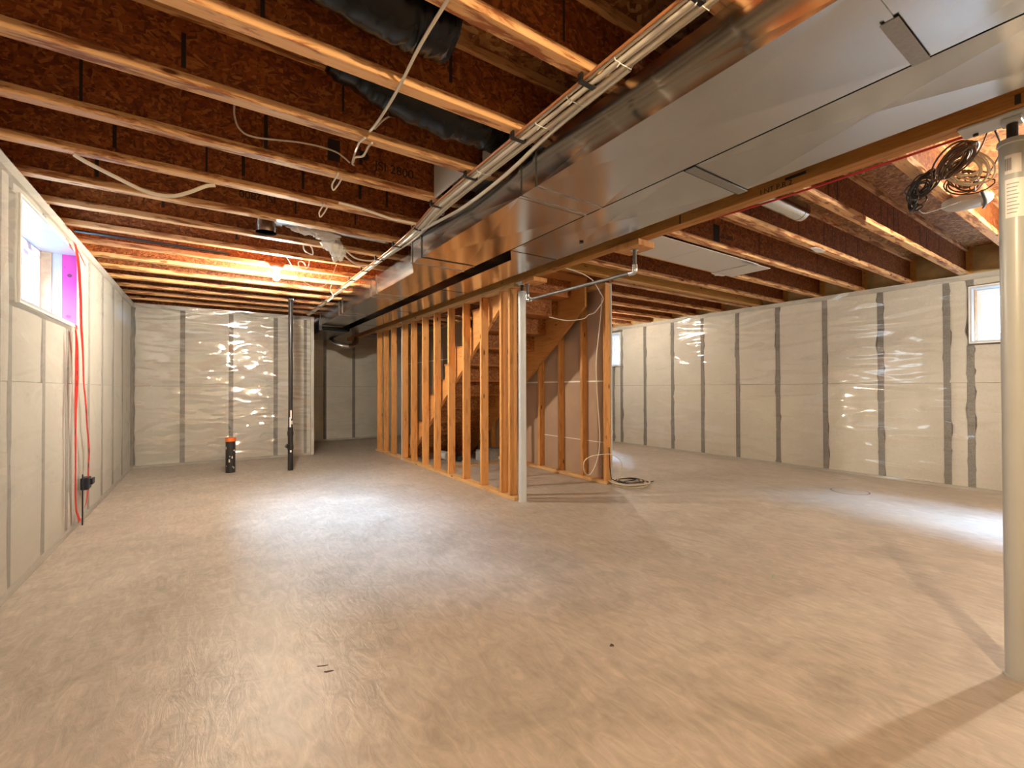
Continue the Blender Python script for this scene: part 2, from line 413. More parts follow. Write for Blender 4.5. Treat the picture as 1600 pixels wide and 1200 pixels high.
def concrete():
    m, nt, b = newmat('concrete_floor')
    v = coords(nt, (1,1,1), rand=False)
    big = noise_tex(nt, v, 0.55, 6, 0.6, 0.5)
    med = noise_tex(nt, v, 2.6, 8, 0.65, 1.4)
    swirl = N(nt, 'ShaderNodeTexWave'); swirl.wave_type = 'RINGS'; swirl.rings_direction = 'SPHERICAL'
    swirl.inputs['Scale'].default_value = 6.0; swirl.inputs['Distortion'].default_value = 14.0
    swirl.inputs['Detail'].default_value = 4.0; swirl.inputs['Detail Scale'].default_value = 0.9
    nt.links.new(v, swirl.inputs['Vector'])
    st = noise_tex(nt, coords(nt, (5, 1.6, 1), (0,0,0.6), False), 3.4, 6, 0.6, 1.8)
    c = ramp(nt, big.outputs[0], [(0.28, (0.36,0.315,0.268)), (0.5, (0.445,0.392,0.338)), (0.72, (0.53,0.475,0.42))])
    c = mixc(nt, 0.45, c, ramp(nt, med.outputs[0], [(0.30, (0.60,0.59,0.58)), (0.50, (1.0,1.0,1.0)), (0.70, (1.32,1.32,1.32))]), 'MULTIPLY')
    c = mixc(nt, 0.50, c, ramp(nt, st.outputs[0], [(0.32, (0.70,0.69,0.68)), (0.52, (1,1,1)), (0.68, (1.32,1.31,1.30))]), 'MULTIPLY')
    # small dark pits
    vo = N(nt, 'ShaderNodeTexVoronoi'); vo.inputs['Scale'].default_value = 1.7; nt.links.new(v, vo.inputs['Vector'])
    pit_ = ramp(nt, vo.outputs['Distance'], [(0.012, (1,1,1)), (0.022, (0,0,0))])
    c = mixc(nt, pit_, c, (0.09,0.06,0.04))
    nt.links.new(c, b.inputs['Base Color'])
    mr = N(nt, 'ShaderNodeMapRange'); mr.inputs[3].default_value = 0.30; mr.inputs[4].default_value = 0.52
    nt.links.new(med.outputs[0], mr.inputs[0]); nt.links.new(mr.outputs[0], b.inputs['Roughness'])
    b.inputs['Specular IOR Level'].default_value = 0.45
    ad = N(nt, 'ShaderNodeMath', operation='ADD'); nt.links.new(st.outputs[0], ad.inputs[0]); nt.links.new(med.outputs[0], ad.inputs[1])
    ad2 = N(nt, 'ShaderNodeMath', operation='MULTIPLY_ADD'); ad2.inputs[1].default_value = 0.18
    nt.links.new(swirl.outputs[0], ad2.inputs[0]); nt.links.new(ad.outputs[0], ad2.inputs[2])
    bump(nt, ad2.outputs[0], b, 0.28, 0.012)
    return m
M_CONC = concrete()

# ------------------------------------------------------------------ room shell
fl = MB().box((XL-0.35, YN-0.2, -0.15), (XR+0.35, YF2+0.3, 0.0)).obj('floor', M_CONC); struct(fl)
# subfloor (ceiling): sheets with visible joints
ceil_root = bpy.data.objects.new('ceiling', None); col.objects.link(ceil_root); struct(ceil_root)
SW = 1.30
y = YN-0.2; row = 0
while y < YF2+0.3:
    x = XL-0.35 - (1.3 if row % 2 else 0.0)
    while x < XR+0.35:
        x0 = max(x, XL-0.35); x1 = min(x+2.6, XR+0.35)
        # open the stairwell
        if x1 > x0:
            segs = [(x0, x1)]
            if y+SW > 4.2 and y < 6.9:
                segs = []
                if x0 < 2.72: segs.append((x0, min(x1, 2.72)))
                if x1 > 3.98: segs.append((max(x0, 3.98), x1))
            for a, b_ in segs:
                if b_-a > 0.05:
                    MB().box((a+0.002, y+0.002, ZS), (b_-0.002, y+SW-0.002, ZS+0.02)).obj('subfloor_panel', M_SUB, ceil_root)
        x += 2.6
    y += SW; row += 1
# backing over everything (upper floor deck) incl. stairwell lid high above
struct(MB().box((XL-0.4, YN-0.3, ZS+0.75), (XR+0.4, YF2+0.4, ZS+0.80)).obj('ceiling_upper_deck', M_BOARD))
for nm, a, b_ in (('wall_stairwell_left', (2.62,4.0,ZS+0.021), (2.70,7.1,ZS+0.75)), ('wall_stairwell_right', (4.0,4.0,ZS+0.021), (4.08,7.1,ZS+0.75)),
                  ('wall_stairwell_front', (2.62,3.9,ZS+0.021), (4.08,3.98,ZS+0.75)), ('wall_stairwell_far', (2.62,7.1,ZS+0.021), (4.08,7.18,ZS+0.75))):
    struct(MB().box(a, b_).obj(nm, M_BOARD))

def wall_pt(side, u, w, d):
    """u along the wall, w height, d outwards into the room"""
    if side == 'left': return (XL+d, u, w)
    if side == 'right': return (XR-d, u, w)
    if side == 'far': return (u, YF-d, w)
    if side == 'recess': return (u, YF2-d, w)
    return (u, YN+d, w)

def batt(side, u0, u1, w0, w1, parent, seed, jag=0.010):
    nu, nw = 4, 12
    mb = MB(); b0 = len(mb.v)
    for j in range(nw+1):
        for i in range(nu+1):
            u = u0 + (u1-u0)*i/nu; w = w0 + (w1-w0)*j/nw
            edge = min(i, nu-i)
            d = -0.012 if edge == 0 else -0.002
            d += 0.008*noise.noise(Vector((u*2.3, w*2.1, seed)))
            if i in (0, nu): u += jag*noise.noise(Vector((w*9.0, seed*1.7+i, 0.3)))*1.6
            mb.v.append(wall_pt(side, u, w, d-0.012))
    for j in range(nw):
        for i in range(nu):
            a = j*(nu+1)+i; mb.f.append((a, a+1, a+nu+2, a+nu+1))
    # returns to the back
    loop = [i for i in range(nu+1)] + [j*(nu+1)+nu for j in range(1, nw+1)] + [nw*(nu+1)+i for i in range(nu-1, -1, -1)] + [j*(nu+1) for j in range(nw-1, 0, -1)]
    st = len(mb.v)
    for k in loop:
        q = Vector(mb.v[k]); n = Vector(wall_pt(side, 0, 0, 0)) - Vector(wall_pt(side, 0, 0, 0.07))
        mb.v.append(tuple(q+n))
    for k in range(len(loop)):
        k2 = (k+1) % len(loop); mb.f.append((loop[k], loop[k2], st+k2, st+k))
    o = mb.obj('insulation_batt', M_BATT, parent, smooth=True)
    return o

def film(side, u0, u1, w0, w1, hole, parent, mat, amp, seed, step=0.075):
    nu = max(4, int((u1-u0)/step)); nw = max(4, int((w1-w0)/step))
    us = [u0+(u1-u0)*i/nu for i in range(nu+1)]; ws = [w0+(w1-w0)*j/nw for j in range(nw+1)]
    for h in hole:
        us += [h[0], h[1]]; ws += [h[2], h[3]]
    us = sorted(set(round(q, 4) for q in us)); ws = sorted(set(round(q, 4) for q in ws))
    mb = MB()
    for w in ws:
        for u in us:
            e = min(1.0, min(u-u0, u1-u, w-w0+0.001, w1-w)/0.15)
            q = Vector((u*1.6 + w*0.9, w*0.55 - u*0.35, seed))
            d = noise.noise(q*1.3)*0.7 + noise.noise(Vector((u*5.5+w*3.0, w*1.6-u*1.1, seed+5)))*0.35 + abs(noise.noise(Vector((u*3.1-w*3.6, u*1.2+w*2.0, seed+9))))*0.5
            mb.v.append(wall_pt(side, u, w, 0.012 + amp*d*max(0.15, e)))
    n = len(us)
    for j in range(len(ws)-1):
        for i in range(n-1):
            cu = (us[i]+us[i+1])/2; cw = (ws[j]+ws[j+1])/2
            if any(h[0] < cu < h[1] and h[2] < cw < h[3] for h in hole): continue
            mb.f.append((j*n+i, j*n+i+1, (j+1)*n+i+1, (j+1)*n+i))
    return mb.obj('vapour_barrier', mat, parent, smooth=True)

def holes_at(holes, s):
    return [h for h in holes if h[0]-0.03 < s < h[1]+0.03][0]
def strips(side, seams, w0, w1, parent, holes=(), wid=0.064):
    for s, w0, w1 in [(s, p, q) for s in seams for p, q in ([(w0, w1)] if not [h for h in holes if h[0]-0.03 < s < h[1]+0.03] else [(w0, holes_at(holes, s)[2]-0.03), (holes_at(holes, s)[3]+0.03, w1)])]:
        a = wall_pt(side, s-wid/2, w0, -0.040); b_ = wall_pt(side, s+wid/2, w1, -0.018)
        lo = tuple(min(p, q) for p, q in zip(a, b_)); hi = tuple(max(p, q) for p, q in zip(a, b_))
        MB().box(lo, hi).obj('wall_stud', M_STRIP, parent)
def wbox(side, u0, u1, w0, w1, d0, d1):
    a = wall_pt(side, u0, w0, d0); b_ = wall_pt(side, u1, w1, d1)
    return MB().box(tuple(min(p, q) for p, q in zip(a, b_)), tuple(max(p, q) for p, q in zip(a, b_)))

def build_wall(name, side, u0, u1, seams, holes, filmmat, amp, seed, gap=0.058, jag=0.010, ext=0.1):
    root = bpy.data.objects.new(name, None); col.objects.link(root); struct(root)
    # solid backing, cut around the windows
    ucuts = sorted(set([u0-0.1, u1+ext] + [h[0] for h in holes] + [h[1] for h in holes]))
    bk = MB()
    for a, b_ in zip(ucuts[:-1], ucuts[1:]):
        m = (a+b_)/2; hs = [h for h in holes if h[0] < m < h[1]]
        spans = [(0.0, H+JD)] if not hs else [(0.0, hs[0][2]), (hs[0][3], H+JD)]
        for w0, w1 in spans:
            t = wbox(side, a, b_, w0, w1, -0.30, -0.09); i = len(bk.v); bk.v += t.v; bk.f += [tuple(k+i for k in f) for f in t.f]
    bk.obj('concrete_backing', M_STRIP, root)
    wbox(side, u0, u1, H-0.062, H-0.001, -0.09, 0.006).obj('top_plate', M_CAPSTRIP, root)
    wbox(side, u0, u1, 0.0, 0.028, -0.09, 0.006).obj('bottom_plate', M_CAPSTRIP, root)
    cuts = sorted([u0] + list(seams) + [u1])
    strips(side, [s for s in seams], 0.03, H-0.06, root, holes)
    for k, (a, b_) in enumerate(zip(cuts[:-1], cuts[1:])):
        a2, b2 = a+gap/2, b_-gap/2
        if b2-a2 < 0.05: continue
        hs = [h for h in holes if h[0] < (a+b_)/2 < h[1]]
        spans = [(0.03, H-0.062)]
        if hs: spans = [(0.03, hs[0][2]-0.03), (hs[0][3]+0.03, H-0.062)]
        spans = [q for w0, w1 in spans for q in ([(w0, 1.213), (1.218, w1)] if w0 < 1.0 and w1 > 1.4 else [(w0, w1)])]
        for w0, w1 in spans:
            if w1-w0 > 0.04: batt(side, a2, b2, w0, w1, root, seed+k*3.1+w0, jag)
    film(side, u0, u1, 0.005, H-0.004, holes, root, filmmat, amp, seed)
    return root

L_WIN = (3.77, 5.165, 1.687, 2.303)
R_WIN = (0.02, 1.322, 1.668, 2.292)
F_WIN = (6.547, 7.30, 1.638, 2.323)
wl = build_wall('wall_left', 'left', YN, YF, [-1.55,-0.92,-0.28,0.36,1.0,1.65,2.3,2.95,3.59,3.765,4.413,5.044,5.175,5.84,6.50,7.161,7.85], [L_WIN], M_FILM_L, 0.016, 3.3, 0.045)
wf = build_wall('wall_far', 'far', XL, 1.52, [-0.338,0.301,0.951,1.425], [], M_FILM_F, 0.013, 8.1, 0.05, ext=0.0)
wr = build_wall('wall_recess', 'recess', 1.45, XR, [2.173,2.805,3.45,4.1,4.75,5.4,6.05,6.7], [], M_FILM_R, 0.008, 12.7, 0.05)
wri = build_wall('wall_right', 'right', YN, YF2, [-1.75,-1.1,-0.45,0.02-0.04,0.67,1.327,1.525,2.153,2.784,3.418,4.047,4.68,5.297,5.936,6.547,6.771,7.36,8.0,8.65,9.3,9.95], [R_WIN, F_WIN], M_FILM_R, 0.008, 21.3, 0.056, 0.026)
wn = build_wall('wall_near', 'near', XL, XR, [XL+0.65*k for k in range(1, 12)], [], M_FILM_R, 0.008, 31.3)
# jog wall closing the recess on its left
jg = MB().box((1.44, YF+0.012, 0), (1.52, YF2, H)).obj('wall_jog', M_BATT); struct(jg)
struct(MB().box((1.500, YF-0.035, 0), (1.55, YF+0.012, H-0.005)).obj('trim_1', M_CAPSTRIP))

# rim insulation between the joist ends
rim = bpy.data.objects.new('trim_2', None); col.objects.link(rim); struct(rim)
MB().box((XR+0.085, YN-0.1, H), (XR+0.12, YF2+0.1, ZS)).obj('rim_board', M_HEAD, rim)
JP = 0.4955; JY0 = 1.382
for k in range(-7, 19):
    ya = JY0+JP*k+0.004; yb = ya+JP-0.076
    mb = MB(); nu, nw = 6, 5
    for j in range(nw+1):
        for i in range(nu+1):
            u = ya+(yb-ya)*i/nu; w = H+(JD)*j/nw
            b_ = math.sin(PI*i/nu)*math.sin(PI*j/nw)
            mb.v.append((XR+0.075-0.045*b_**0.6-0.012*noise.noise(Vector((u*6, w*6, 2))), u, w))
    for j in range(nw):
        for i in range(nu):
            a = j*(nu+1)+i; mb.f.append((a, a+1, a+nu+2, a+nu+1))
    mb.obj('rim_batt', M_RIM, rim, smooth=True)
rim2 = bpy.data.objects.new('trim_3', None); col.objects.link(rim2); struct(rim2)
MB().box((XL-0.12, YN-0.1, H), (XL-0.085, YF+0.1, ZS)).obj('rim_board', M_HEAD, rim2)
struct(MB().box((XL, YF+0.03, H), (XR, YF+0.06, ZS)).obj('trim_4', M_OSB))

# ------------------------------------------------------------------ windows
def window(n, side, hole, depth, sash_split, tape=False):
    u0, u1, w0, w1 = hole
    r = bpy.data.objects.new('window_%d' % n, None); col.objects.link(r); struct(r)
    t = 0.016
    # reveal lining
    wbox(side, u0, u1, w0, w0+t, -depth, 0.022).obj('sill', M_LINING, r)
    wbox(side, u0, u1, w1-t, w1, -depth, 0.022).obj('head_lining', M_LINING, r)
    wbox(side, u0, u0+t, w0+t, w1-t, -depth, 0.022).obj('jamb_lining', M_LINING, r)
    wbox(side, u1-t, u1, w0+t, w1-t, -depth, 0.022).obj('jamb_lining', M_LINING, r)
    # casing strips on the wall face
    for a in ((u0-0.010, u1+0.010, w0-0.012, w0), (u0-0.010, u1+0.010, w1, w1+0.012), (u0-0.010, u0, w0, w1), (u1, u1+0.010, w0, w1)):
        wbox(side, *a, 0.0, 0.022).obj('casing', M_WHITE, r)
    # foam gap between lining and frame
    f = MB()
    for (a, b_, c, d) in ((u1-t-0.012, u1-t, w0+t, w1-t), (u0+t, u0+t+0.012, w0+t, w1-t)):
        q = wbox(side, a, b_, c, d, -depth+0.071, -depth+0.135); i = len(f.v); f.v += q.v; f.f += [tuple(k+i for k in ff) for ff in q.f]
    f.obj('foam_seal', M_FOAM, r)
    # frame
    fw = 0.055; a0, a1, b0, b1 = u0+t, u1-t, w0+t, w1-t
    mid = a0+(a1-a0)*sash_split
    fr = MB()
    for q in ((a0, a1, b0, b0+fw), (a0, a1, b1-fw, b1), (a0, a0+fw, b0+fw, b1-fw), (a1-fw, a1, b0+fw, b1-fw), (mid-0.03, mid+0.03, b0+fw, b1-fw)):
        w_ = wbox(side, *q, -depth-0.02, -depth+0.07); i = len(fr.v); fr.v += w_.v; fr.f += [tuple(k+i for k in ff) for ff in w_.f]
    fro = fr.obj('window_frame', M_WHITE, r, bevel=0.004)
    for (p0, p1) in ((a0+fw, mid-0.03), (mid+0.03, a1-fw)):
        s = MB()
        sw = 0.035
        for q in ((p0, p1, b0+fw, b0+fw+sw), (p0, p1, b1-fw-sw, b1-fw), (p0, p0+sw, b0+fw+sw, b1-fw-sw), (p1-sw, p1, b0+fw+sw, b1-fw-sw)):
            w_ = wbox(side, *q, -depth, -depth+0.045); i = len(s.v); s.v += w_.v; s.f += [tuple(k+i for k in ff) for ff in w_.f]
        s.obj('sash', M_WHITE, r, bevel=0.003)
        wbox(side, p0+sw, p1-sw, b0+fw+sw, b1-fw-sw, -depth+0.018, -depth+0.024).obj('pane', M_GLASS, r)
    return r
w1 = window(1, 'left', L_WIN, 0.27, 0.5)
w2 = window(2, 'right', R_WIN, 0.22, 0.5)
w3 = window(3, 'right', F_WIN, 0.22, 0.5)

# ------------------------------------------------------------------ I-joists
FW, FH, WT = 0.067, 0.042, 0.012
def joist_meshes(L, tagn):
    bf = MB().box((0, -FW, 0), (L, 0, FH)).mesh('bottom_flange_'+tagn, M_FLANGE, bevel=0.003)
    tf = MB().box((0, -FW, JD-FH), (L, 0, JD)).mesh('top_flange_'+tagn, M_FLANGE)
    wb = MB().box((0, -FW/2-WT/2, FH), (L, -FW/2+WT/2, JD-FH)).mesh('web_'+tagn, M_OSB)
    return bf, wb, tf
ORD = ['first','second','third','fourth','fifth','sixth','seventh','eighth','ninth','tenth','eleventh','twelfth','thirteenth','fourteenth','fifteenth','sixteenth','seventeenth','eighteenth']
XM = 2.668
left_meshes = joist_meshes(XM-(XL-0.08), 'left')
right_meshes = joist_meshes(XR+0.07-XM, 'right')
short_meshes = joist_meshes(XR+0.07-4.06, 'short')
LEFT_J, RIGHT_J = {}, {}
for i, k in enumerate(range(-1, 15)):
    yy = JY0+JP*k
    lab = 'OSB-web wooden I-joist left of the ducts, %s one counted from the camera' % ORD[i]
    t = thing('wooden_joist', lab, 'joist', (XL-0.08, yy, H), 'I-joists between left wall and ducts')
    for nm, me in zip(('bottom_flange', 'web', 'top_flange'), left_meshes): share(nm, me, t)
    LEFT_J[k] = t
for i, k in enumerate(range(-1, 15)):
    yy = JY0+JP*k + (0.025 if k <= 2 else 0.035)
    stair = 3.75 < yy < 7.2
    x0 = 4.06 if stair else XM
    lab = 'OSB-web wooden I-joist right of the beam, %s one counted from the camera' % ORD[i]
    t = thing('wooden_joist', lab, 'joist', (x0+0.001, yy, H), 'I-joists between beam and right wall')
    for nm, me in zip(('bottom_flange', 'web', 'top_flange'), short_meshes if stair else right_meshes): share(nm, me, t)
    RIGHT_J[k] = t
# solid header at the stair opening
hd = thing('header_beam', 'golden brown solid lumber header joist at the top of the stairs', 'beam', (0,0,0))
MB().box((XM+0.002, 3.655, H), (XR+0.07, 3.70, ZS)).obj('ply', M_HEAD, hd)
MB().box((XM+0.002, 3.702, H), (XR+0.07, 3.745, ZS)).obj('ply', M_HEAD, hd)

# stiffener strips and printed marks on the webs
def webmark(j, x0, x1, z0, z1, xo, mat=M_INKSHADE, nm='ink_mark'):
    MB().box((x0-xo, -FW/2-WT/2-0.0012, z0-H), (x1-xo, -FW/2-WT/2, z1-H)).obj(nm, mat, j)
xo = XL-0.08
j2 = LEFT_J[3]
yw = -FW/2-WT/2-0.001
text('printed_text', 'JSI 2800', 0.080, (0.865-xo, yw, 2.555-H), (1,0,0), (0,0,1), M_INKSHADE, LEFT_J[3])
text('printed_text', 'P', 0.12, (0.765-xo, yw, 2.56-H), (1,0,0), (0,0,1), M_INKSHADE, LEFT_J[3], bold=0.004)
webmark(LEFT_J[3], 0.585, 0.655, 2.535, 2.665, xo)
text('printed_text', 'JSI 2800', 0.075, (0.42-xo, yw, 2.62-H), (-1,0,0), (0,0,-1), M_INKSHADE, LEFT_J[5])
xr0 = XM+0.001
text('printed_text', 'JSI 2800', 0.06, (3.93-xr0, yw, 2.555-H), (1,0,0), (0,0,1), M_INKSHADE, RIGHT_J[2])
webmark(RIGHT_J[2], 3.80, 3.90, 2.50, 2.66, xr0)
# black stain stripes on the near webs (chalked stiffener marks)
for k, xs in {0: (0.05, 0.31, 1.15), 1: (0.15, 0.9), 2: (-0.72, -0.1, 0.55), 3: (-0.5, 0.25), 4: (-0.45, -0.02, 0.17, 0.52, 0.9, 1.1), 5: (-0.6, 0.55, 1.0), 6: (-0.3, 0.4), 7: (0.2,)}.items():
    if k in LEFT_J:
        for x in xs:
            webmark(LEFT_J[k], x, x+rnd.uniform(0.010, 0.022), H+FH+rnd.uniform(0.0, 0.08), H+JD-FH-rnd.uniform(0.0, 0.06), xo, nm='dark_stripe')
for k, xs in {0: (3.6,3.75,4.6,4.75,4.9,5.0,5.6,5.8,6.2), 1: (3.5,4.3,4.8,5.0,5.3,5.6), 2: (4.6,5.9)}.items():
    for x in xs:
        webmark(RIGHT_J[k], x, x+0.009, H+FH, H+JD-FH-rnd.uniform(0.0, 0.05), xr0, nm='dark_stripe')

# ------------------------------------------------------------------ dropped beam
bm_ = thing('support_beam', 'long brown laminated beam running under the joists beside the ducts', 'beam', (0,0,0))
BZ = 2.266
for x0 in (2.62, 2.6695):
    MB().box((x0, YN, BZ), (x0+0.048, YF2-0.1, H-0.001)).obj('ply', M_BEAM, bm_, bevel=0.002)
text('printed_text', 'I NT P.R 2', 0.040, (2.6190, 1.335, BZ+0.004), (0,-1,0), (0,0,1), M_INKSHADE, bm_)
MB().box((2.6185, 1.095, BZ+0.035), (2.6198, 1.20, BZ+0.05)).obj('ink_mark', M_INKSHADE, bm_)
MB().box((2.6185, 0.335, BZ+0.006), (2.6198, 0.352, BZ+0.045)).obj('ink_mark', M_INKSHADE, bm_)
MB().box((2.6185, 1.86, BZ), (2.6198, 1.868, BZ+0.06)).obj('ink_mark', M_INKSHADE, bm_)

# ------------------------------------------------------------------ ducts
DZ0, DZ1 = 2.235, 2.444
def section(parent, y0, y1, xa0, xb0, xa1, xb1, z0=DZ0, z1=DZ1, brk=0.006, nm='duct_section'):
    """sheet metal box from y0 to y1 with cross-broken bottom and left side; a/b left/right x at both ends"""
    mb = MB()
    A = [(xa0,y0,z0),(xb0,y0,z0),(xb0,y0,z1),(xa0,y0,z1)]; B = [(xa1,y1,z0),(xb1,y1,z0),(xb1,y1,z1),(xa1,y1,z1)]
    mb.v = A + B
    ym = (y0+y1)/2
    mb.v += [((xa0+xb0+xa1+xb1)/4, ym, z0+brk), ((xa0+xa1)/2+brk*0.7, ym, (z0+z1)/2)]
    mb.f = [(0,1,8),(1,5,8),(5,4,8),(4,0,8),(4,7,9),(7,3,9),(3,0,9),(0,4,9),(1,2,6,5),(2,3,7,6),(0,3,2,1),(4,5,6,7)]
    return mb.obj(nm, M_GALV, parent)
def cleat(parent, y, x0, x1, z0=DZ0, z1=DZ1, w=0.024, mat=M_GALV):
    mb = MB()
    mb.box((x0-0.006, y-w/2, z0-0.004), (x1+0.004, y+w/2, z0-0.0005))
    mb.box((x0-0.007, y-w/2, z0), (x0-0.0008, y+w/2, z1))
    return mb.obj('drive_cleat', mat, parent)
def seam(parent, y, x0, x1, z0=DZ0):
    MB().box((x0, y-0.004, z0-0.0016), (x1, y+0.004, z0+0.001)).obj('joint_gap', M_INKSHADE, parent)
sd = thing('supply_duct', 'galvanised rectangular duct nearer the left wall, stepping narrower along its length', 'duct', (0,0,0))
SX0, SX1, SN = 1.435, 1.926, 1.560
ys = [-2.1, -0.85, 0.46, 1.90, 2.04, 3.62, 3.652]
for a, b_ in zip(ys[:-1], ys[1:]):
    if b_-a > 0.05: section(sd, a+0.001, b_-0.001, SX0, SX1, SX0, SX1, brk=0.012 if b_-a > 0.3 else 0.0)
section(sd, 3.60, 3.655, SX0, SX1, SX0, SX1, brk=0)
section(sd, 3.657, 3.93, SX0+0.002, SX1, SN, SX1, brk=0.0, nm='duct_reducer')
for a, b_ in ((3.932, 5.05), (5.052, 5.255), (5.257, 6.60), (6.602, 6.80), (6.802, 8.14)):
    section(sd, a, b_, SN, SX1, SN, SX1, brk=0.004)
for yy in (0.46, 1.905, 2.04, 3.45, 3.645): cleat(sd, yy, SX0, SX1, w=0.02)
for yy in (5.05, 5.256, 6.60, 6.80, 8.12): cleat(sd, yy, SN, SX1, w=0.026)
MB().box((SX0+0.2, 0.44, DZ0-0.007), (SX1+0.004, 0.485, DZ0-0.0042)).obj('cleat_plate', M_DARKMETAL, sd)
for yy in (2.055, 3.44): seam(sd, yy, SX0, SX1)
for yy in (5.27, 6.82): seam(sd, yy, SN, SX1)
MB().box((1.60, 8.145, 2.165), (2.06, 9.9, DZ1)).obj('black_wrap', M_BLACKFILM, sd, bevel=0.02)
rd = thing('return_duct', 'galvanised rectangular duct between the other duct and the brown beam', 'duct', (0,0,0))
RX0, RX1, RN = 1.936, 2.400, 2.085
for a, b_ in ((-2.1, 0.0), (0.002, 1.315), (1.317, 2.885)): section(rd, a, b_, RX0, RX1, RX0, RX1, brk=0.012)
section(rd, 2.887, 3.10, RX0, RX1, RN, RX1, brk=0.0, nm='duct_reducer')
for a, b_ in ((3.102, 4.46), (4.462, 6.015), (6.017, 7.65), (7.652, 9.2), (9.202, 9.95)): section(rd, a, b_, RN, RX1, RN, RX1, brk=0.003)
MB().box((RX0, 1.295, DZ0-0.0075), (RX1+0.01, 1.345, DZ0-0.003)).obj('cleat_plate', M_DARKMETAL, rd)
seam(rd, 1.352, RX0, RX1)
for yy in (2.89,): seam(rd, yy, RX0, RX1)
for yy in (4.46, 6.015, 7.65, 9.2): seam(rd, yy, RN, RX1)
MB().lathe([(0.016, 0), (0.016, 0.002)], (2.27, 2.45, DZ0-0.001), 14).obj('plug_hole', M_INKSHADE, rd)
seamgap = MB().box((SX1+0.001, -2.1, DZ0+0.012), (RX0-0.001, 2.885, DZ0+0.02)).obj('joint_gap', M_INKSHADE, rd)

# ------------------------------------------------------------------ stud wall under the beam
sw_ = thing('stud_wall', 'open wooden stud wall under the beam left of the stairs', 'stud wall', (2.62, 3.85, 0))
PB = 0.040
def at(o, mb, name, mat, **k): return mb.obj(name, mat, o, **k)
for a, b_ in ((0.0, 3.255), (3.375, 4.66)):
    MB().box((0, a, 0), (0.095, b_, PB)).obj('bottom_plate', M_PLATE, sw_, bevel=0.003)
    MB().box((0.0, a, BZ-0.001-0.042), (0.095, b_, BZ-0.001)).obj('top_plate', M_PLATE, sw_, bevel=0.003)
stud_mesh = MB().box((0, 0, 0), (0.095, 0.040, BZ-0.044-PB-0.002)).mesh('stud', M_STUD, bevel=0.003)
for yy in (8.387, 8.017, 7.607, 7.065, 6.68, 6.235, 5.82, 5.375, 4.955, 4.52, 4.095, 3.925):
    share('stud', stud_mesh, sw_, (0.0, yy-3.85, PB+0.001))

# jack posts
def jack_post(name, x, y, label, mat, r=0.04, plate=(0.12, 0.30)):
    t = thing(name, label, 'steel post', (x, y, 0))
    MB().lathe([(0.0,0.0),(r+0.006,0.0),(r+0.006,0.010),(0.0,0.010)], (0,0,0), 20).obj('base_plate', mat, t)
    MB().lathe([(r,0.010),(r,BZ-0.120)], (0,0,0), 32).obj('tube', mat, t, smooth=True)
    MB().lathe([(r+0.001,BZ-0.122),(r+0.006,BZ-0.118),(r+0.004,BZ-0.100),(0.022,BZ-0.098)], (0,0,0), 28).obj('tube_cap', mat, t, smooth=True)
    MB().lathe([(0.017,BZ-0.099),(0.017,BZ-0.02)], (0,0,0), 16).obj('adjusting_screw', M_BLACK, t, smooth=True)
    MB().box((-0.03,-0.03,BZ-0.032), (0.03,0.03,BZ-0.012)).obj('screw_collar', mat, t, bevel=0.003)
    hp = MB().box((-plate[0]/2,-plate[1]/2,BZ-0.012), (plate[0]/2,plate[1]/2,BZ-0.002)).obj('head_plate', mat, t, bevel=0.002)
    return t
p1 = jack_post('steel_post', 2.70, 0.37, 'thick pale grey steel post with paper labels at the right edge of the picture', M_PAINTPOST)
p2 = jack_post('steel_post', 2.69, 3.80, 'slim grey steel post at the near end of the stud wall beside the stairs', M_POSTBLUE, 0.040, (0.09, 0.14))
p3 = jack_post('steel_post', 2.668, 7.165, 'pale grey steel post standing in the middle of the stud wall', M_POSTBLUE, 0.036, (0.09, 0.10))
def wrap_label(parent, a0, a1, z0, z1, r, mat, nm):
    mb = MB(); n = 10
    for i in range(n+1):
        a = a0+(a1-a0)*i/n
        for z in (z0, z1): mb.v.append((r*math.cos(a), r*math.sin(a), z))
    for i in range(n): mb.f.append((2*i, 2*i+2, 2*i+3, 2*i+1))
    return mb.obj(nm, mat, parent, smooth=True)
A0 = math.radians(187)
s1 = wrap_label(p1, A0-0.55, A0+0.62, 2.022, 2.098, 0.0408, M_STICK, 'paper_label')
for k in range(7): wrap_label(p1, A0-0.52+k*0.065, A0-0.52+k*0.065+(0.02 if k % 2 else 0.04), 2.036, 2.085, 0.0412, M_INKSHADE, 'barcode')
s2 = wrap_label(p1, A0-0.55, A0+0.95, 1.845, 2.000, 0.0408, M_STICK, 'paper_label')
for k in range(9): wrap_label(p1, A0-0.42, A0+0.25+0.25*((k*7) % 3)/3, 1.862+k*0.0145, 1.866+k*0.0145, 0.0412, M_GREYINK, 'print_line')
for (a, z, h_, w_) in ((0.9, 0.55, 0.11, 0.35), (0.75, 0.70, 0.03, 0.25), (0.8, 1.35, 0.03, 0.06), (0.55, 0.9, 0.02, 0.04)):
    wrap_label(p1, A0+a, A0+a+w_, z, z+h_, 0.0406, M_FOAM, 'scuff_mark')
wrap_label(p1, A0+0.5, A0+2.4, 0.012, 0.055, 0.0425, M_BLACK, 'black_tar_ring')
for yy in (-0.11, 0.11):
    MB().lathe([(0.009,0),(0.009,0.008)], (0.03, yy, BZ-0.020), 8).obj('bolt', M_INKSHADE, p1)

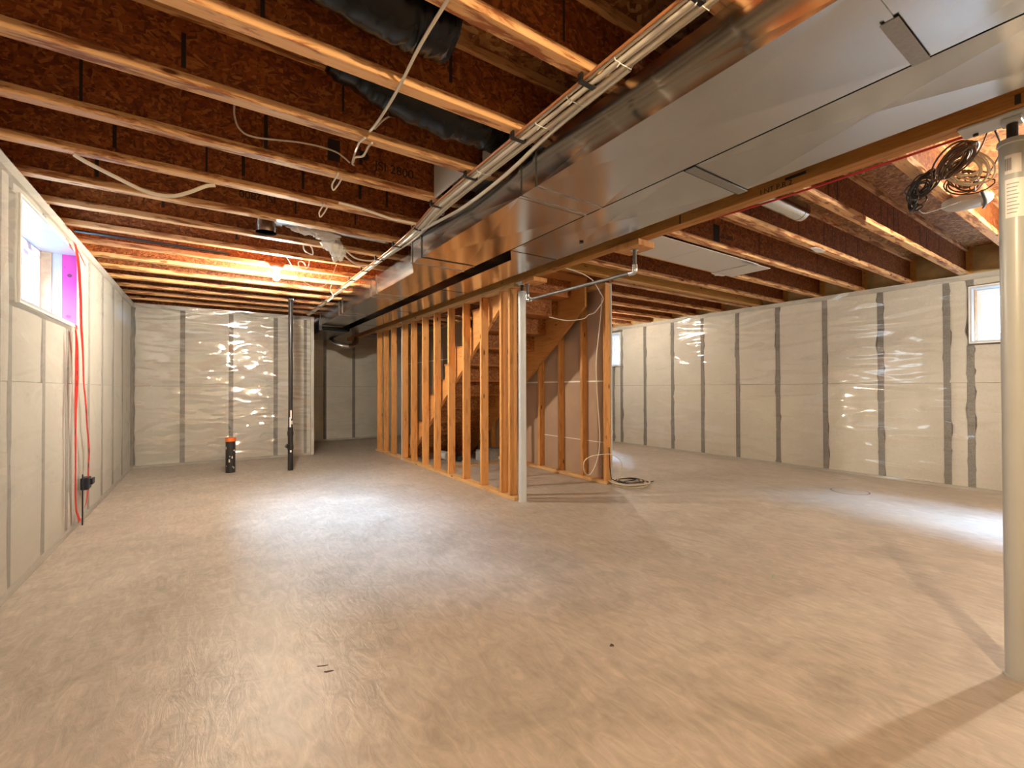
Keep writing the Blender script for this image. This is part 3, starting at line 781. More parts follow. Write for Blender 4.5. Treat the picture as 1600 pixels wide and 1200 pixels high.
# ------------------------------------------------------------------ stairs
st = thing('staircase', 'unfinished wooden staircase seen from below behind the stud wall', 'staircase', (0,0,0))
RISE, RUN, Y0S = 0.2146, 0.265, 7.60
XS0, XS1 = 2.745, 3.945
def ynose(i): return Y0S-RUN*i
NST = 12
def stringer_poly():
    p = [(ynose(1), 0.0)]
    for i in range(1, NST+1):
        p.append((ynose(i), RISE*i-0.022)); p.append((ynose(i+1), RISE*i-0.022))
    p[-1] = (ynose(NST+1)+0.001, RISE*NST-0.022)
    top = p[-1]
    p.append((top[0], top[1]-0.36))
    p.append((7.17, 0.0))
    return p
for x0 in (XS0, XS1-0.04):
    MB().prism(stringer_poly(), 0, x0, x0+0.04).obj('stringer', M_STRING, st)
tread_m = MB().box((XS0+0.001, 0, -0.022), (XS1-0.001, RUN+0.03, 0.003)).mesh('tread', M_TREAD)
riser_m = MB().box((XS0+0.001, -0.012, 0), (XS1-0.001, 0, RISE-0.023)).mesh('riser', M_RISER)
for i in range(1, NST+1):
    share('tread', tread_m, st, (0, ynose(i+1), RISE*i))
    share('riser', riser_m, st, (0, ynose(i)+0.012, RISE*(i-1)+0.003))
# wall on the far side of the stairs, clad with drywall
sw2 = thing('stud_wall', 'stud wall on the right of the stairs backed with brown drywall', 'stud wall', (3.98, 3.88, 0))
MB().box((-0.0005, 0, 0), (0.085, 6.80, PB)).obj('bottom_plate', M_PLATE, sw2, bevel=0.003)
MB().box((0, 0, H-0.045), (0.085, 6.80, H-0.002)).obj('top_plate', M_PLATE, sw2)
sm2 = MB().box((0, 0, 0), (0.085, 0.042, H-0.046-PB-0.002)).mesh('stud', M_STUD, bevel=0.003)
for yy in (0.0, 0.41, 0.86, 1.31, 1.76, 2.20, 2.65, 3.10, 3.54, 3.98, 4.42): share('stud', sm2, sw2, (0, yy, PB+0.001))
MB().box((0.087, 0.0, 0.012), (0.100, 6.80, 1.245)).obj('drywall_sheet', M_GYP, sw2)
MB().box((0.087, 0.0, 1.252), (0.100, 6.80, H-0.003)).obj('drywall_sheet', M_GYP, sw2)
MB().box((0.0865, 0.05, 1.243), (0.0869, 3.3, 1.262)).obj('joint_tape', M_GYPWHITE, sw2)
MB().box((-0.014, 3.35, 0.012), (-0.001, 6.80, 1.245)).obj('drywall_sheet', M_GYP, sw2)
MB().box((-0.014, 3.35, 1.252), (-0.001, 6.80, H-0.05)).obj('drywall_sheet', M_GYP, sw2)
MB().box((-0.0147, 3.35, 1.745), (-0.0141, 6.80, 1.765)).obj('joint_tape', M_GYPWHITE, sw2)
MB().box((0.0862, 0.05, 0.486), (0.0869, 1.4, 0.494)).obj('joint_tape', M_GYPWHITE, sw2)
MB().box((0.080, -0.008, 0.0), (0.104, -0.001, H-0.004)).obj('corner_bead', M_CAPSTRIP, sw2)
# wall closing the far side of the stair (beyond the bottom landing)

# things on the floor under the stairs
bag = thing('rolled_sheet', 'pale grey rolled plastic sheet lying under the stairs', 'roll', (3.16, 6.55, 0))
MB().tube([(0,-0.12,0.075),(0.02,0.10,0.078),(0.0,0.36,0.072)], 0.072, 14).obj('roll_body', M_BAG, bag, smooth=True)
MB().tube([(0.15,-0.16,0.05),(0.16,0.05,0.05)], 0.046, 12).obj('dark_roll', M_BLACK, bag, smooth=True)
blk = thing('concrete_block', 'grey concrete block on the floor under the stairs', 'block', (3.66, 6.28, 0), None, 0.12)
b = MB()
b.box((0,0,0),(0.40,0.035,0.17)); b.box((0,0.155,0),(0.40,0.19,0.17))
for x in (0, 0.18, 0.36): b.box((x,0.0355,0),(x+0.04,0.1545,0.17))
b.obj('block_body', M_BLOCK, blk)
tag(MB().box((3.05, 5.95, 0.001), (3.75, 6.05, 0.022)).obj('wooden_offcut', M_PLATE), 'short lumber offcut on the floor in front of the concrete block', 'board')

# ------------------------------------------------------------------ panels in the joist bays
pn = thing('return_air_panel', 'smooth white panel closing a joist bay right of the beam', 'ceiling panel', (0,0,0))
MB().box((2.73, 2.425, H-0.006), (3.76, 2.865, H-0.001)).obj('panel', M_BOARD, pn)
MB().box((3.766, 2.425, H-0.006), (4.72, 2.865, H-0.001)).obj('panel', M_BOARD, pn)
MB().box((4.63, 2.43, H-0.012), (4.97, 2.86, H-0.007)).obj('end_flap', M_BOARD, pn)
MB().box((4.45, 2.44, H-0.018), (4.72, 2.456, H-0.013)).obj('highlight_strip', M_STEEL, pn)  # bright steel strip standing in for a highlight on the end flap
for (x, k, lab) in ((1.06, 2, 'white board closing the joist bay beside the duct, third bay back'), (1.05, 3, 'white board closing the joist bay beside the duct, fourth bay back')):
    pass
bb = thing('bay_blocking', 'white sheet lining the joist bay behind the black flexible duct', 'ceiling panel', (0,0,0))
MB().box((1.345, JY0+JP*1+0.004, H+0.05), (1.357, JY0+JP*2-FW-0.004, ZS-0.003)).obj('panel', M_BOARD, bb)
bb = thing('bay_blocking', 'white sheet closing the joist bay past the printed joist', 'ceiling panel', (0,0,0))
MB().box((1.255, JY0+JP*2+0.004, H+0.002), (1.267, JY0+JP*3-FW-0.004, ZS-0.003)).obj('panel', M_BOARD, bb)
MB().box((1.269, JY0+JP*2+0.004, H+0.12), (1.60, JY0+JP*3-FW-0.004, H+0.13)).obj('flange', M_BOARD, bb)

# ------------------------------------------------------------------ flexible ducts, round ducts
fx = thing('flexible_duct', 'black plastic sleeved flexible duct in the nearest joist bays', 'flexible duct', (0,0,0))
def wr_(base, amp, n, sd_): return lambda t: base*(1+amp*noise.noise(Vector((t*n, sd_, 0))))
def sleeve(parent, pts, base, seed):
    P = catmull([Vector(q) for q in pts], 14); n = 28; L = len(P); mb = MB(); prev = None
    for k, q in enumerate(P):
        t = (P[min(k+1, L-1)]-P[max(k-1, 0)]).normalized()
        u = Vector((0,0,1)) if prev is None else prev
        u = (u-t*u.dot(t)).normalized(); prev = u; w = t.cross(u)
        for j in range(n):
            a = 2*PI*j/n; d = u*math.cos(a)+w*math.sin(a)
            r = base*(1+0.10*noise.noise(Vector((k*0.13, seed, 0)))+0.085*noise.noise(Vector((k*0.45+math.cos(a)*1.2, math.sin(a)*1.6, seed)))+0.05*abs(noise.noise(Vector((k*0.9, math.cos(a)*2.5+seed, math.sin(a)*2.5)))))
            if k < 2 or k > L-3: r *= 0.93
            c = q+d*r; c.z = min(c.z, ZS-0.004); mb.v.append(tuple(c))
    for k in range(L-1):
        for j in range(n):
            j2 = (j+1) % n; mb.f.append((k*n+j, k*n+j2, (k+1)*n+j2, (k+1)*n+j))
    mb.f.append(tuple(range(n-1, -1, -1))); mb.f.append(tuple((L-1)*n+j for j in range(n)))
    mb.obj('sleeve', M_BLACKFILM, parent, smooth=True)
sleeve(fx, [(0.10,1.59,2.68),(0.26,1.59,2.63),(0.42,1.59,2.595),(0.56,1.59,2.58),(0.68,1.60,2.59),(0.76,1.61,2.61)], 0.128, 1.0)
fx2 = thing('flexible_duct', 'black plastic sleeved flexible duct beside the white bay lining', 'flexible duct', (0,0,0))
sleeve(fx2, [(0.46,2.08,2.70),(0.62,2.085,2.655),(0.80,2.09,2.615),(1.00,2.09,2.60),(1.18,2.09,2.60),(1.335,2.09,2.605)], 0.128, 4.0)

def joist_bay_y(k): return JY0+JP*k-FW-0.01, JY0+JP*k+JP-FW
el = thing('round_duct_elbow', 'galvanised round duct with open elbow hanging in a left joist bay', 'round duct', (0.36, 4.10, 2.55))
MB().tube([(0.02,0,-0.125),(0.02,0,-0.085)], 0.076, 24, caps=False).obj('elbow_collar', M_GALV2, el, smooth=True)
MB().tube([(0.02,0,-0.085),(0.02,0,-0.04),(0.035,0,-0.005),(0.07,0,0.012),(0.13,0,0.015)], 0.072, 24, 0, caps=False).obj('elbow', M_GALV2, el)
MB().lathe([(0.0,0),(0.0725,0)], (0.02,0,-0.112), 24).obj('opening_shade', M_INKSHADE, el)  # flat black disc stands in for the shade inside the elbow
MB().tube([(0.13,0,0.015),(1.02,0,0.015)], 0.055, 24).obj('straight_pipe', M_GALV2, el, smooth=True)
for x in (0.14, 0.30): MB().tube([(x,0,0.015),(x+0.03,0,0.015)], 0.058, 24).obj('band', M_GALV2, el, smooth=True)
fl_ = tag(MB().obj('insulation_tuft', M_FLUFF) if False else None or bpy.data.objects.new('insulation_tuft', None), 'torn white insulation hanging from the round duct', 'insulation')
col.objects.link(fl_); fl_.location = (0.80, 4.12, 2.46)
for s_, (c, r) in enumerate((((-0.14,0.0,0.075),(0.15,0.055,0.05)), ((0.02,0.0,0.055),(0.13,0.05,0.06)), ((0.10,0.05,-0.02),(0.085,0.045,0.07)), ((0.17,0.10,-0.06),(0.06,0.04,0.065)), ((0.14,0.12,-0.10),(0.028,0.025,0.05)))):
    m = MB(); nu, nv = 22, 14
    for j in range(nv+1):
        th = PI*j/nv
        for i in range(nu):
            ph = 2*PI*i/nu
            d = Vector((math.sin(th)*math.cos(ph), math.sin(th)*math.sin(ph), math.cos(th)))
            k = 1+0.42*noise.noise(d*2.8+Vector((s_*3.1,0,0)))+0.22*noise.noise(d*8.0+Vector((s_*1.1,3,0)))
            m.v.append((c[0]+d.x*r[0]*k, c[1]+d.y*r[1]*k, c[2]+d.z*r[2]*k))
    for j in range(nv):
        for i in range(nu):
            i2 = (i+1) % nu; m.f.append((j*nu+i, j*nu+i2, (j+1)*nu+i2, (j+1)*nu+i))
    m.obj('tuft', M_FLUFF, fl_, smooth=True)

rp = thing('round_duct', 'short bright galvanised round duct stub right of the beam', 'round duct', (3.25, 1.72, 2.60))
MB().tube([(-0.10,0,0),(0.76,0,0)], 0.075, 28).obj('straight_pipe', M_GALV2, rp, smooth=True)
MB().tube([(0.70,0,0),(0.715,0,0)], 0.078, 28).obj('band', M_GALV2, rp, smooth=True)
MB().box((0.10,-0.012,0.076),(0.102,0.012,ZS-2.60-0.0005)).obj('hanger_strap', M_GALV2, rp)
MB().lathe([(0.0,0),(0.072,0.0)], (0.761,0,0), 24, 'x').obj('opening_shade', M_INKSHADE, rp)  # black disc on the closed end, painting the shaded inside of the pipe

sv = thing('foil_duct', 'small foil flexible duct curving below the ducts at the far wall', 'foil duct', (0,0,0))
MB().tube([(2.02,9.55,2.215),(2.06,9.5,2.12),(2.14,9.45,2.05),(2.28,9.4,2.025),(2.40,9.4,2.03),(2.50,9.45,2.10),(2.53,9.5,2.21)], wr_(0.052,0.18,30,2.0), 14, 8).obj('foil_sleeve', M_GALV2, sv, smooth=True)

bp_ = tag(MB().tube([(XL+0.04,4.905,2.432),(-0.56,4.91,2.430),(-0.2,4.94,2.432),(0.15,4.98,2.44)], 0.014, 8, 6).obj('black_pipe', M_BLACK, smooth=True), 'thin black pipe running under a left joist near the window', 'pipe')

# ------------------------------------------------------------------ light bulbs
def bulb(x, y, label, mat, z=H):
    t = thing('light_bulb', label, 'lamp', (x, y, z))
    MB().lathe([(0.0,0.0),(0.055,0.0),(0.055,-0.018),(0.03,-0.03),(0.026,-0.055),(0.0,-0.055)], (0,0,0), 20).obj('lamp_holder', M_WHITE, t, smooth=True)
    MB().lathe([(0.013,-0.056),(0.016,-0.070),(0.026,-0.088),(0.031,-0.108),(0.027,-0.130),(0.014,-0.142),(0.002,-0.145)], (0,0,0), 16).obj('glass_bulb', mat, t, smooth=True)
    return t
bulb(0.585, 5.275, 'lit bare light bulb under the joists in front of the far wall', M_BULBS[0])
bulb(0.75, -0.75, 'lit bare light bulb under the joists behind the camera', M_BULBS[1])
bulb(4.75, -0.05, 'lit bare light bulb right of the beam out past the thick post', M_BULBS[2])
bulb(5.55, 5.9, 'added unseen fill light shaped as a bare bulb behind the stair wall', M_BULBS[3])  # extra fill light given a bulb's shape, unseen behind the stair wall

# ------------------------------------------------------------------ plumbing stubs
vp = thing('vent_pipe', 'tall thin black drain pipe standing in front of the far wall', 'pipe', (0.975, 7.14, 0))
MB().tube([(0,0,0.0),(0.0,0,0.62)], 0.036, 18).obj('lower_pipe', M_ABS, vp, smooth=True)
MB().tube([(0,0,0.60),(0.0,0,2.52)], 0.030, 18).obj('upper_pipe', M_ABS, vp, smooth=True)
for z in (0.30, 0.50): MB().tube([(0,0,z),(0,0,z+0.06)], 0.042, 18).obj('coupling', M_ABS, vp, smooth=True)
MB().tube([(0,0,2.44),(0,0,2.47)], 0.045, 18).obj('collar', M_STEEL, vp, smooth=True)
MB().tube([(-0.02,-0.02,0.34),(-0.06,-0.03,0.36)], 0.03, 12).obj('cleanout_plug', M_ABS, vp, smooth=True)
for (a, z, h_) in ((4.2, 0.62, 0.14), (4.5, 0.74, 0.12), (4.9, 0.66, 0.05), (4.4, 0.26, 0.03)):
    wrap_label(vp, a, a+0.6, z, z+h_, 0.0306 if z > 0.62 else 0.0366, M_GYPWHITE, 'plaster_smear')
op = thing('drain_stub', 'short black floor pipe with an orange cap by the far wall', 'pipe', (0.255, 7.44, 0))
MB().tube([(0,0,0),(0,0,0.45)], 0.060, 22).obj('pipe_body', M_ABS, op, smooth=True)
MB().tube([(0,0,0.435),(0,0,0.485)], 0.066, 22).obj('cap', M_ORANGE, op, smooth=True)
for q in range(9):
    a = rnd.uniform(3.4, 5.6); z = rnd.uniform(0.03, 0.36)
    wrap_label(op, a, a+rnd.uniform(0.1,0.3), z, z+rnd.uniform(0.01,0.04), 0.0606, M_GYPWHITE, 'plaster_smear')

# ------------------------------------------------------------------ gas pipe
gp = thing('gas_pipe', 'grey steel gas pipe hung on wooden blocks below the beam', 'pipe', (0,0,0))
MB().box((2.60, 2.20, BZ-0.050), (2.78, 2.44, BZ-0.002)).obj('wood_block', M_STUD, gp, bevel=0.004)
MB().box((2.63, 3.52, BZ-0.045), (2.80, 3.72, BZ-0.002)).obj('wood_block', M_STUD, gp, bevel=0.004)
MB().tube([(2.675,2.30,BZ-0.05),(2.675,2.30,2.075)], 0.0145, 14).obj('drop_pipe', M_PIPE, gp, smooth=True)
MB().tube([(2.675,3.68,BZ-0.045),(2.675,3.68,2.085)], 0.0145, 14).obj('drop_pipe', M_PIPE, gp, smooth=True)
MB().tube([(2.675,2.33,2.045),(2.675,3.655,2.060)], 0.0145, 14).obj('horizontal_pipe', M_PIPE, gp, smooth=True)
for yy, s, z in ((2.30, 1, 2.045), (3.68, -1, 2.06)):
    MB().tube([(2.675,yy,z+0.055),(2.675,yy,z+0.012),(2.675,yy+s*0.012,z),(2.675,yy+s*0.05,z)], 0.021, 14, 4).obj('elbow', M_STEEL, gp, smooth=True)
    MB().tube([(2.675,yy,BZ-0.058),(2.675,yy,BZ-0.0505 if s > 0 else BZ-0.046)], 0.032, 16).obj('flange', M_STEEL, gp, smooth=True)

# ------------------------------------------------------------------ cables
def cable(label, pts, r=0.006, mat=None, sm=8, name='electrical_cable', group=None, n=7):
    return tag(MB().tube(pts, r, n, sm).obj(name, mat or M_CABLE, smooth=True), label, 'cable', group)
ORDc = ['outermost', 'second', 'third', 'fourth', 'fifth', 'sixth']
def jit(v, a): return v + rnd.uniform(-a, a)
base = [1.268, 1.287, 1.306, 1.326, 1.346, 1.366]
for i, x in enumerate(base):
    pts = []
    for yv, dx, dz in ((-2.0,0,0),(-1,0,0),(0,0,0),(1.0,0,0),(1.5,0.0,0),(2.0,0.0,0),(2.5,0.005,0),(2.9,0.012,-0.004),(3.2,0.04,-0.008),(3.6,0.075,-0.004),(4.2,0.075,0),(5,0.07,0),(6,0.072,0),(7,0.085,0),(8.3,0.09,0)):
        sp = 0.55 if yv > 4 else 1.0
        pts.append((1.317+(x-1.317)*sp+dx+rnd.uniform(-0.003,0.003), yv, 2.430+(0.0,0.004,-0.006,0.003,-0.005,0.002)[i]+dz+rnd.uniform(-0.002,0.002)))
    m = M_COPPER if i == 0 else (M_CABLE2 if i in (1,4) else M_CABLE)
    lab = 'orange-brown cable at the left side of the cable bundle' if i == 0 else 'off-white cable in the bundle beside the duct, %s from its left side' % ORDc[i]
    cable(lab, pts, (0.0065, 0.0085, 0.0105, 0.008, 0.0115, 0.009)[i], m, 5, n=9, group='cables bundled along the duct')
cable('thick off-white cable sagging below the bundle in front of the duct', [(1.372,1.2,2.425),(1.385,1.6,2.425),(1.40,1.835,2.42),(1.408,2.07,2.397),(1.408,2.35,2.380),(1.405,2.69,2.376),(1.40,2.99,2.395),(1.39,3.3,2.415),(1.392,3.7,2.425)], 0.011, M_CABLE, 8, group='cables bundled along the duct')
for i, yv in enumerate((0.86, 1.19, 1.465, 1.69, 2.25, 2.96, 3.33)):
    dx = 0.0 if yv < 2.8 else 0.03
    t = thing('cable_tie', 'small white cable tie around the cable bundle, %s from the camera' % ORD[i], 'cable tie', (1.325+dx, yv, 2.43), 'white ties around the cable bundle')
    MB().tube([(-0.052,0,0.0),(-0.045,0,-0.0135),(0,0,-0.016),(0.045,0,-0.0135),(0.054,0,0.002),(0.045,0,0.0135),(0,0,0.014),(-0.045,0,0.0125),(-0.052,0,0.0)], 0.0022, 6).obj('strap', M_WHITE, t)
    MB().tube([(-0.02,0,-0.017),(-0.045,-0.01,-0.045)], 0.002, 6).obj('tail', M_WHITE, t)
for i, k in enumerate(range(-1, 14)):
    yv = JY0+JP*k-FW/2
    dx = 0.0 if yv < 2.9 else 0.04 if yv < 3.3 else 0.08
    t = thing('cable_clip', 'black clip holding the cables to a joist, %s from the camera' % ORD[i], 'clip', (1.275+dx, yv, H), 'black clips holding cables to joists')
    MB().box((-0.032,-0.012,-0.034),(-0.020,0.012,-0.001)).box((0.040,-0.012,-0.034),(0.052,0.012,-0.001)).box((-0.032,-0.012,-0.040),(0.052,0.012,-0.0345)).obj('clip_body', M_BLACK, t, bevel=0.002)

cable('white cable stretched across the nearest joists past the black flexible duct', [(0.646,1.30,H-0.008),(0.647,1.56,H-0.008),(0.664,1.85,H-0.008),(0.667,2.10,H-0.006),(0.668,2.25,H+0.01),(0.69,2.33,H+0.055)], 0.0065, M_CABLE, 4)
cable('thin cable arching up beside the black flexible duct', [(0.69,2.26,H+0.03),(0.762,2.26,2.564),(0.885,2.255,2.622),(0.96,2.25,2.630),(1.09,2.25,2.61),(1.20,2.25,2.60),(1.29,2.25,2.60)], 0.0045, M_CABLE, 6)
cable('short cable loop hanging under the joist beside the printed web', [(0.655,2.30,H-0.006),(0.645,2.36,H-0.004),(0.65,2.43,H-0.002),(0.672,2.56,H+0.03),(0.70,2.72,2.50),(0.72,2.76,2.51)], 0.0055, M_CABLE, 6)
cable('second short cable of the loop beside the printed web', [(0.70,2.33,H-0.006),(0.695,2.38,H-0.005),(0.69,2.46,H-0.02),(0.672,2.55,H+0.005),(0.70,2.70,2.495)], 0.0055, M_CABLE2, 6)
cable('white cable lying along the web of the third left joist', [(0.11,2.80,2.69),(0.11,2.795,2.62),(0.137,2.79,2.55),(0.213,2.785,2.531),(0.44,2.785,2.571),(0.616,2.785,2.573),(0.70,2.775,2.525)], 0.005, M_CABLE, 8)
cable('thick white cable sagging between two points of a left joist', [(-0.61,3.34,H-0.006),(-0.56,3.352,H-0.03),(-0.44,3.375,2.375),(-0.31,3.40,2.335),(-0.20,3.405,2.335),(-0.11,3.39,2.372),(-0.02,3.365,2.425),(0.03,3.352,H-0.009)], 0.011, M_CABLE, 8)
for q, (x, yv) in enumerate(((0.645,2.83),(0.668,3.34))):
    cable('white cable loop tucked under the %s left joist' % ('fifth' if q == 0 else 'sixth'), [(x-0.012,yv-0.06,H-0.005),(x-0.014,yv+0.01,H-0.012),(x-0.02,yv+0.07,H-0.03),(x-0.005,yv+0.10,H-0.045),(x+0.014,yv+0.07,H-0.022),(x+0.02,yv,H-0.006)], 0.005, M_CABLE, 8, 'cable_loop')
cable('cable branching from the bundle toward the fifth left joist', [(0.73,3.19,2.433),(0.86,3.20,2.432),(0.984,3.215,2.425),(1.10,3.22,2.412),(1.20,3.22,2.412),(1.30,3.23,2.418)], 0.009, M_CABLE, 8)
cable('upper white cable curving from a left joist into the bundle', [(0.98,4.20,H+0.01),(1.05,4.25,2.42),(1.15,4.33,2.395),(1.28,4.36,2.40),(1.36,4.32,2.418)], 0.008, M_CABLE, 8)
cable('lower white cable curving from a left joist into the bundle', [(1.0,4.27,H+0.01),(1.06,4.34,2.40),(1.18,4.44,2.372),(1.30,4.48,2.385),(1.385,4.50,2.415)], 0.008, M_CABLE, 8)
cable('small white cable loop below the round duct', [(0.69,4.32,H-0.004),(0.70,4.33,2.40),(0.735,4.33,2.375),(0.77,4.33,2.372),(0.765,4.33,2.42),(0.75,4.33,H-0.006)], 0.006, M_WHITE, 8, 'cable_loop')
cable('thin wire hanging in a wide swag right of the lit bulb', [(0.62,4.83,H-0.006),(0.66,4.86,2.40),(0.724,4.87,2.29),(0.80,4.87,2.225),(0.90,4.87,2.195),(0.99,4.87,2.235),(1.053,4.87,2.33),(1.08,4.85,2.42),(1.085,4.83,H-0.006)], 0.0035, M_CABLE2, 8)
cable('curled white cable end hanging beside the lit bulb', [(0.83,4.84,H-0.006),(0.83,4.86,2.41),(0.815,4.87,2.375),(0.775,4.87,2.365),(0.74,4.87,2.385),(0.735,4.87,2.42),(0.755,4.87,2.435),(0.785,4.87,2.425),(0.80,4.87,2.395)], 0.006, M_CABLE, 8, 'cable_loop')
cable('thin pale wire dangling from the joists near the far end of the duct', [(1.245,5.80,H-0.006),(1.23,5.80,2.38),(1.265,5.81,2.31),(1.24,5.8,2.27),(1.20,5.8,2.23)], 0.004, M_CABLE, 8)
for q, (x0, yy) in enumerate(((2.745, 0.0), (2.760, 0.0))):
    cable('red tubing clipped along the right side of the beam, %s line' % ('upper' if q == 0 else 'lower'), [(x0,-2.0,2.30-0.02*q),(x0,0.0,2.295-0.02*q),(x0+0.003,0.8,2.290-0.02*q),(x0,1.5,2.30-0.025*q),(x0-0.005,2.05,2.335-0.02*q),(x0,2.40,2.40)], 0.006, M_REDCABLE, 6)
cable('white cable looping from the beam around the top of the stair wall', [(3.10,3.62,H-0.01),(3.25,3.63,2.43),(3.40,3.66,2.425),(3.60,3.72,2.40),(3.75,3.80,2.365),(3.88,3.86,2.30),(3.93,3.865,2.24),(3.88,3.86,2.16),(3.78,3.86,2.06),(3.68,3.86,2.02),(3.60,3.86,1.97),(3.35,3.86,1.93),(3.1,3.87,1.95)], 0.0055, M_CABLE, 8)

# coil on the floor beside the stair wall
def coil_pts(cx, cy, r, turns, z, dz, jitr, seed, n=18, sq=1.0):
    rr = random.Random(seed); pts = []
    ox, oy = 0, 0; rad = r
    for k in range(int(turns*n)):
        if k % n == 0:
            ox, oy = rr.uniform(-jitr, jitr), rr.uniform(-jitr, jitr); rad = r*(1+rr.uniform(-0.18, 0.12))
        a = 2*PI*k/n
        pts.append((cx+ox+rad*math.cos(a), cy+oy+rad*sq*math.sin(a), z+dz*k/n+0.003*math.sin(a*3)))
    return pts
cc_ = thing('cable_coil', 'loose coil of cream cable on the floor beside the stair wall', 'cable', (0,0,0))
cp = [(3.905,3.862,2.25),(3.86,3.858,1.9),(3.80,3.855,1.5),(3.80,3.85,1.2),(3.82,3.845,0.9),(3.835,3.84,0.62),(3.81,3.83,0.40),(3.72,3.82,0.23),(3.62,3.80,0.17),(3.54,3.79,0.22),(3.53,3.78,0.33),(3.62,3.77,0.385),(3.76,3.76,0.395),(3.93,3.76,0.385),(4.07,3.76,0.32),(4.14,3.77,0.22),(4.12,3.78,0.12),(4.05,3.78,0.045),(4.0,3.74,0.012)]
MB().tube(cp, 0.0055, 7, 6).obj('standing_loop', M_CABLE2, cc_, smooth=True)
MB().tube(coil_pts(4.20, 3.70, 0.22, 6, 0.009, 0.007, 0.02, 3), 0.0065, 7).obj('loose_turns', M_CABLE2, cc_, smooth=True)
cd = thing('cable_coil', 'dark cable lying with the cream coil on the floor', 'cable', (0,0,0))
MB().tube([(4.015,3.86,0.45),(4.02,3.855,0.20),(4.03,3.84,0.07),(4.10,3.78,0.03)] + [(p[0],p[1],p[2]) for p in coil_pts(4.17, 3.68, 0.165, 2, 0.055, 0.006, 0.02, 8)] + [(4.35,3.62,0.04),(4.50,3.64,0.012),(4.58,3.66,0.010)], 0.006, 7).obj('dark_turns', M_BLUECABLE, cd, smooth=True)

# cable bundles under the nearest right joists
def tangle(label, c, r, turns, mat, seed, axis, rad=0.0045, squash=0.6):
    rr = random.Random(seed); t = thing('cable_bundle', label, 'cable', c)
    ax = Vector(axis).normalized(); u = ax.orthogonal().normalized(); w = ax.cross(u)
    pts = []; n = 12
    for k in range(int(turns*n)):
        if k % n == 0:
            tilt = Vector((rr.uniform(-.5,.5), rr.uniform(-.5,.5), rr.uniform(-.5,.5))); r1 = r*(1+rr.uniform(-.35,.15)); of = Vector((rr.uniform(-.25,.25), rr.uniform(-.25,.25), rr.uniform(-.2,.2)))*r
        a = 2*PI*k/n
        a3 = (ax+tilt*0.8).normalized(); u3 = (u-a3*u.dot(a3)).normalized(); w3 = a3.cross(u3)
        pts.append(tuple(of + u3*r1*math.cos(a) + w3*r1*squash*math.sin(a)))
    MB().tube(pts, rad, 6, 2).obj('turns', mat, t, smooth=True)
    return t
t1 = tangle('black cable bundle hanging lowest under the right joists near the thick post', (3.50,0.84,2.36), 0.078, 12, M_BLACK, 5, (0.4,0.3,0.8), 0.0045, 0.6)
t1b = tangle('small black cable coil dangling from the black cable bundle', (3.60,0.90,2.30), 0.065, 8, M_BLACK, 9, (0.6,-0.9,0.1), 0.004, 0.9)
t2 = tangle('tangled brown cable bundle tucked against the nearest right joist', (3.33,0.66,2.395), 0.105, 11, M_BROWNCABLE, 11, (0.3,0.2,0.7), 0.005, 0.5)
t3 = tangle('pale cable loops mixed into the brown cable bundle', (3.46,0.64,2.385), 0.11, 8, M_CABLE2, 21, (0.7,0.2,0.5), 0.005, 0.6)
t4 = tangle('dark cable loops beside the grey ceiling fixture', (3.72,0.70,2.39), 0.10, 9, M_BROWNCABLE, 31, (0.6,-0.6,0.3), 0.004, 0.6)
cable('thin black wire from the joists to the grey ceiling fixture', [(3.23,0.50,H-0.01),(3.36,0.50,2.40),(3.50,0.53,2.40),(3.72,0.60,2.40),(3.95,0.68,2.40),(4.05,0.72,2.415)], 0.004, M_BLACK, 8)
cable('black wire joining the dangling coil and the grey ceiling fixture', [(3.66,0.90,2.27),(3.78,0.90,2.275),(3.95,0.86,2.33),(4.12,0.80,2.395)], 0.004, M_BLACK, 8)
cable('thin brown wire crossing to the thick post', [(3.10,0.50,H-0.01),(3.17,0.52,2.41),(3.28,0.58,2.36),(3.42,0.70,2.355),(3.50,0.80,2.36)], 0.0035, M_BROWNCABLE, 8)
fx3 = thing('ceiling_fixture', 'flat grey round fixture with a black antenna under the right joists', 'fixture', (4.28, 0.80, H))
MB().lathe([(0.0,0.0),(0.125,0.0),(0.125,-0.03),(0.11,-0.045),(0.0,-0.048)], (0,0,-0.001), 28).obj('housing', M_GREYPL, fx3, smooth=True)
MB().tube([(-0.16,-0.10,-0.02),(0.0,-0.09,-0.052),(0.12,-0.06,-0.050)], 0.009, 8, 4).obj('antenna', M_BLACK, fx3, smooth=True)

# ------------------------------------------------------------------ tapes, outlet on the left wall
def ribbon(label, pts, mat, name='red_tape'):
    """pts: (y, z, width) on the film of the left wall"""
    mb = MB()
    P = [Vector((q[0], q[1], q[2])) for q in pts]
    P = catmull(P, 6)
    for k, q in enumerate(P):
        for d in (0.050, 0.052):
            mb.v.append((XL+d, q.x-q.z/2, q.y)); mb.v.append((XL+d, q.x+q.z/2, q.y))
    n = len(P)
    for k in range(n-1):
        a = 4*k
        mb.f += [(a,a+1,a+5,a+4),(a+2,a+6,a+7,a+3),(a,a+4,a+6,a+2),(a+1,a+3,a+7,a+5)]
    return tag(mb.obj(name, mat), label, 'tape')
ribbon('ragged red tape strip on the left wall running up past the window', [(4.874,2.324,0.080),(4.959,2.244,0.110),(5.028,2.103,0.100),(5.077,1.901,0.090),(5.105,1.692,0.085),(5.155,1.536,0.075),(5.183,1.376,0.055),(5.210,1.213,0.050),(5.287,1.048,0.055),(5.341,0.851,0.050),(5.423,0.647,0.060),(5.402,0.451,0.050),(5.381,0.285,0.060),(5.334,0.183,0.050),(5.238,0.154,0.020)], M_REDTAPE)
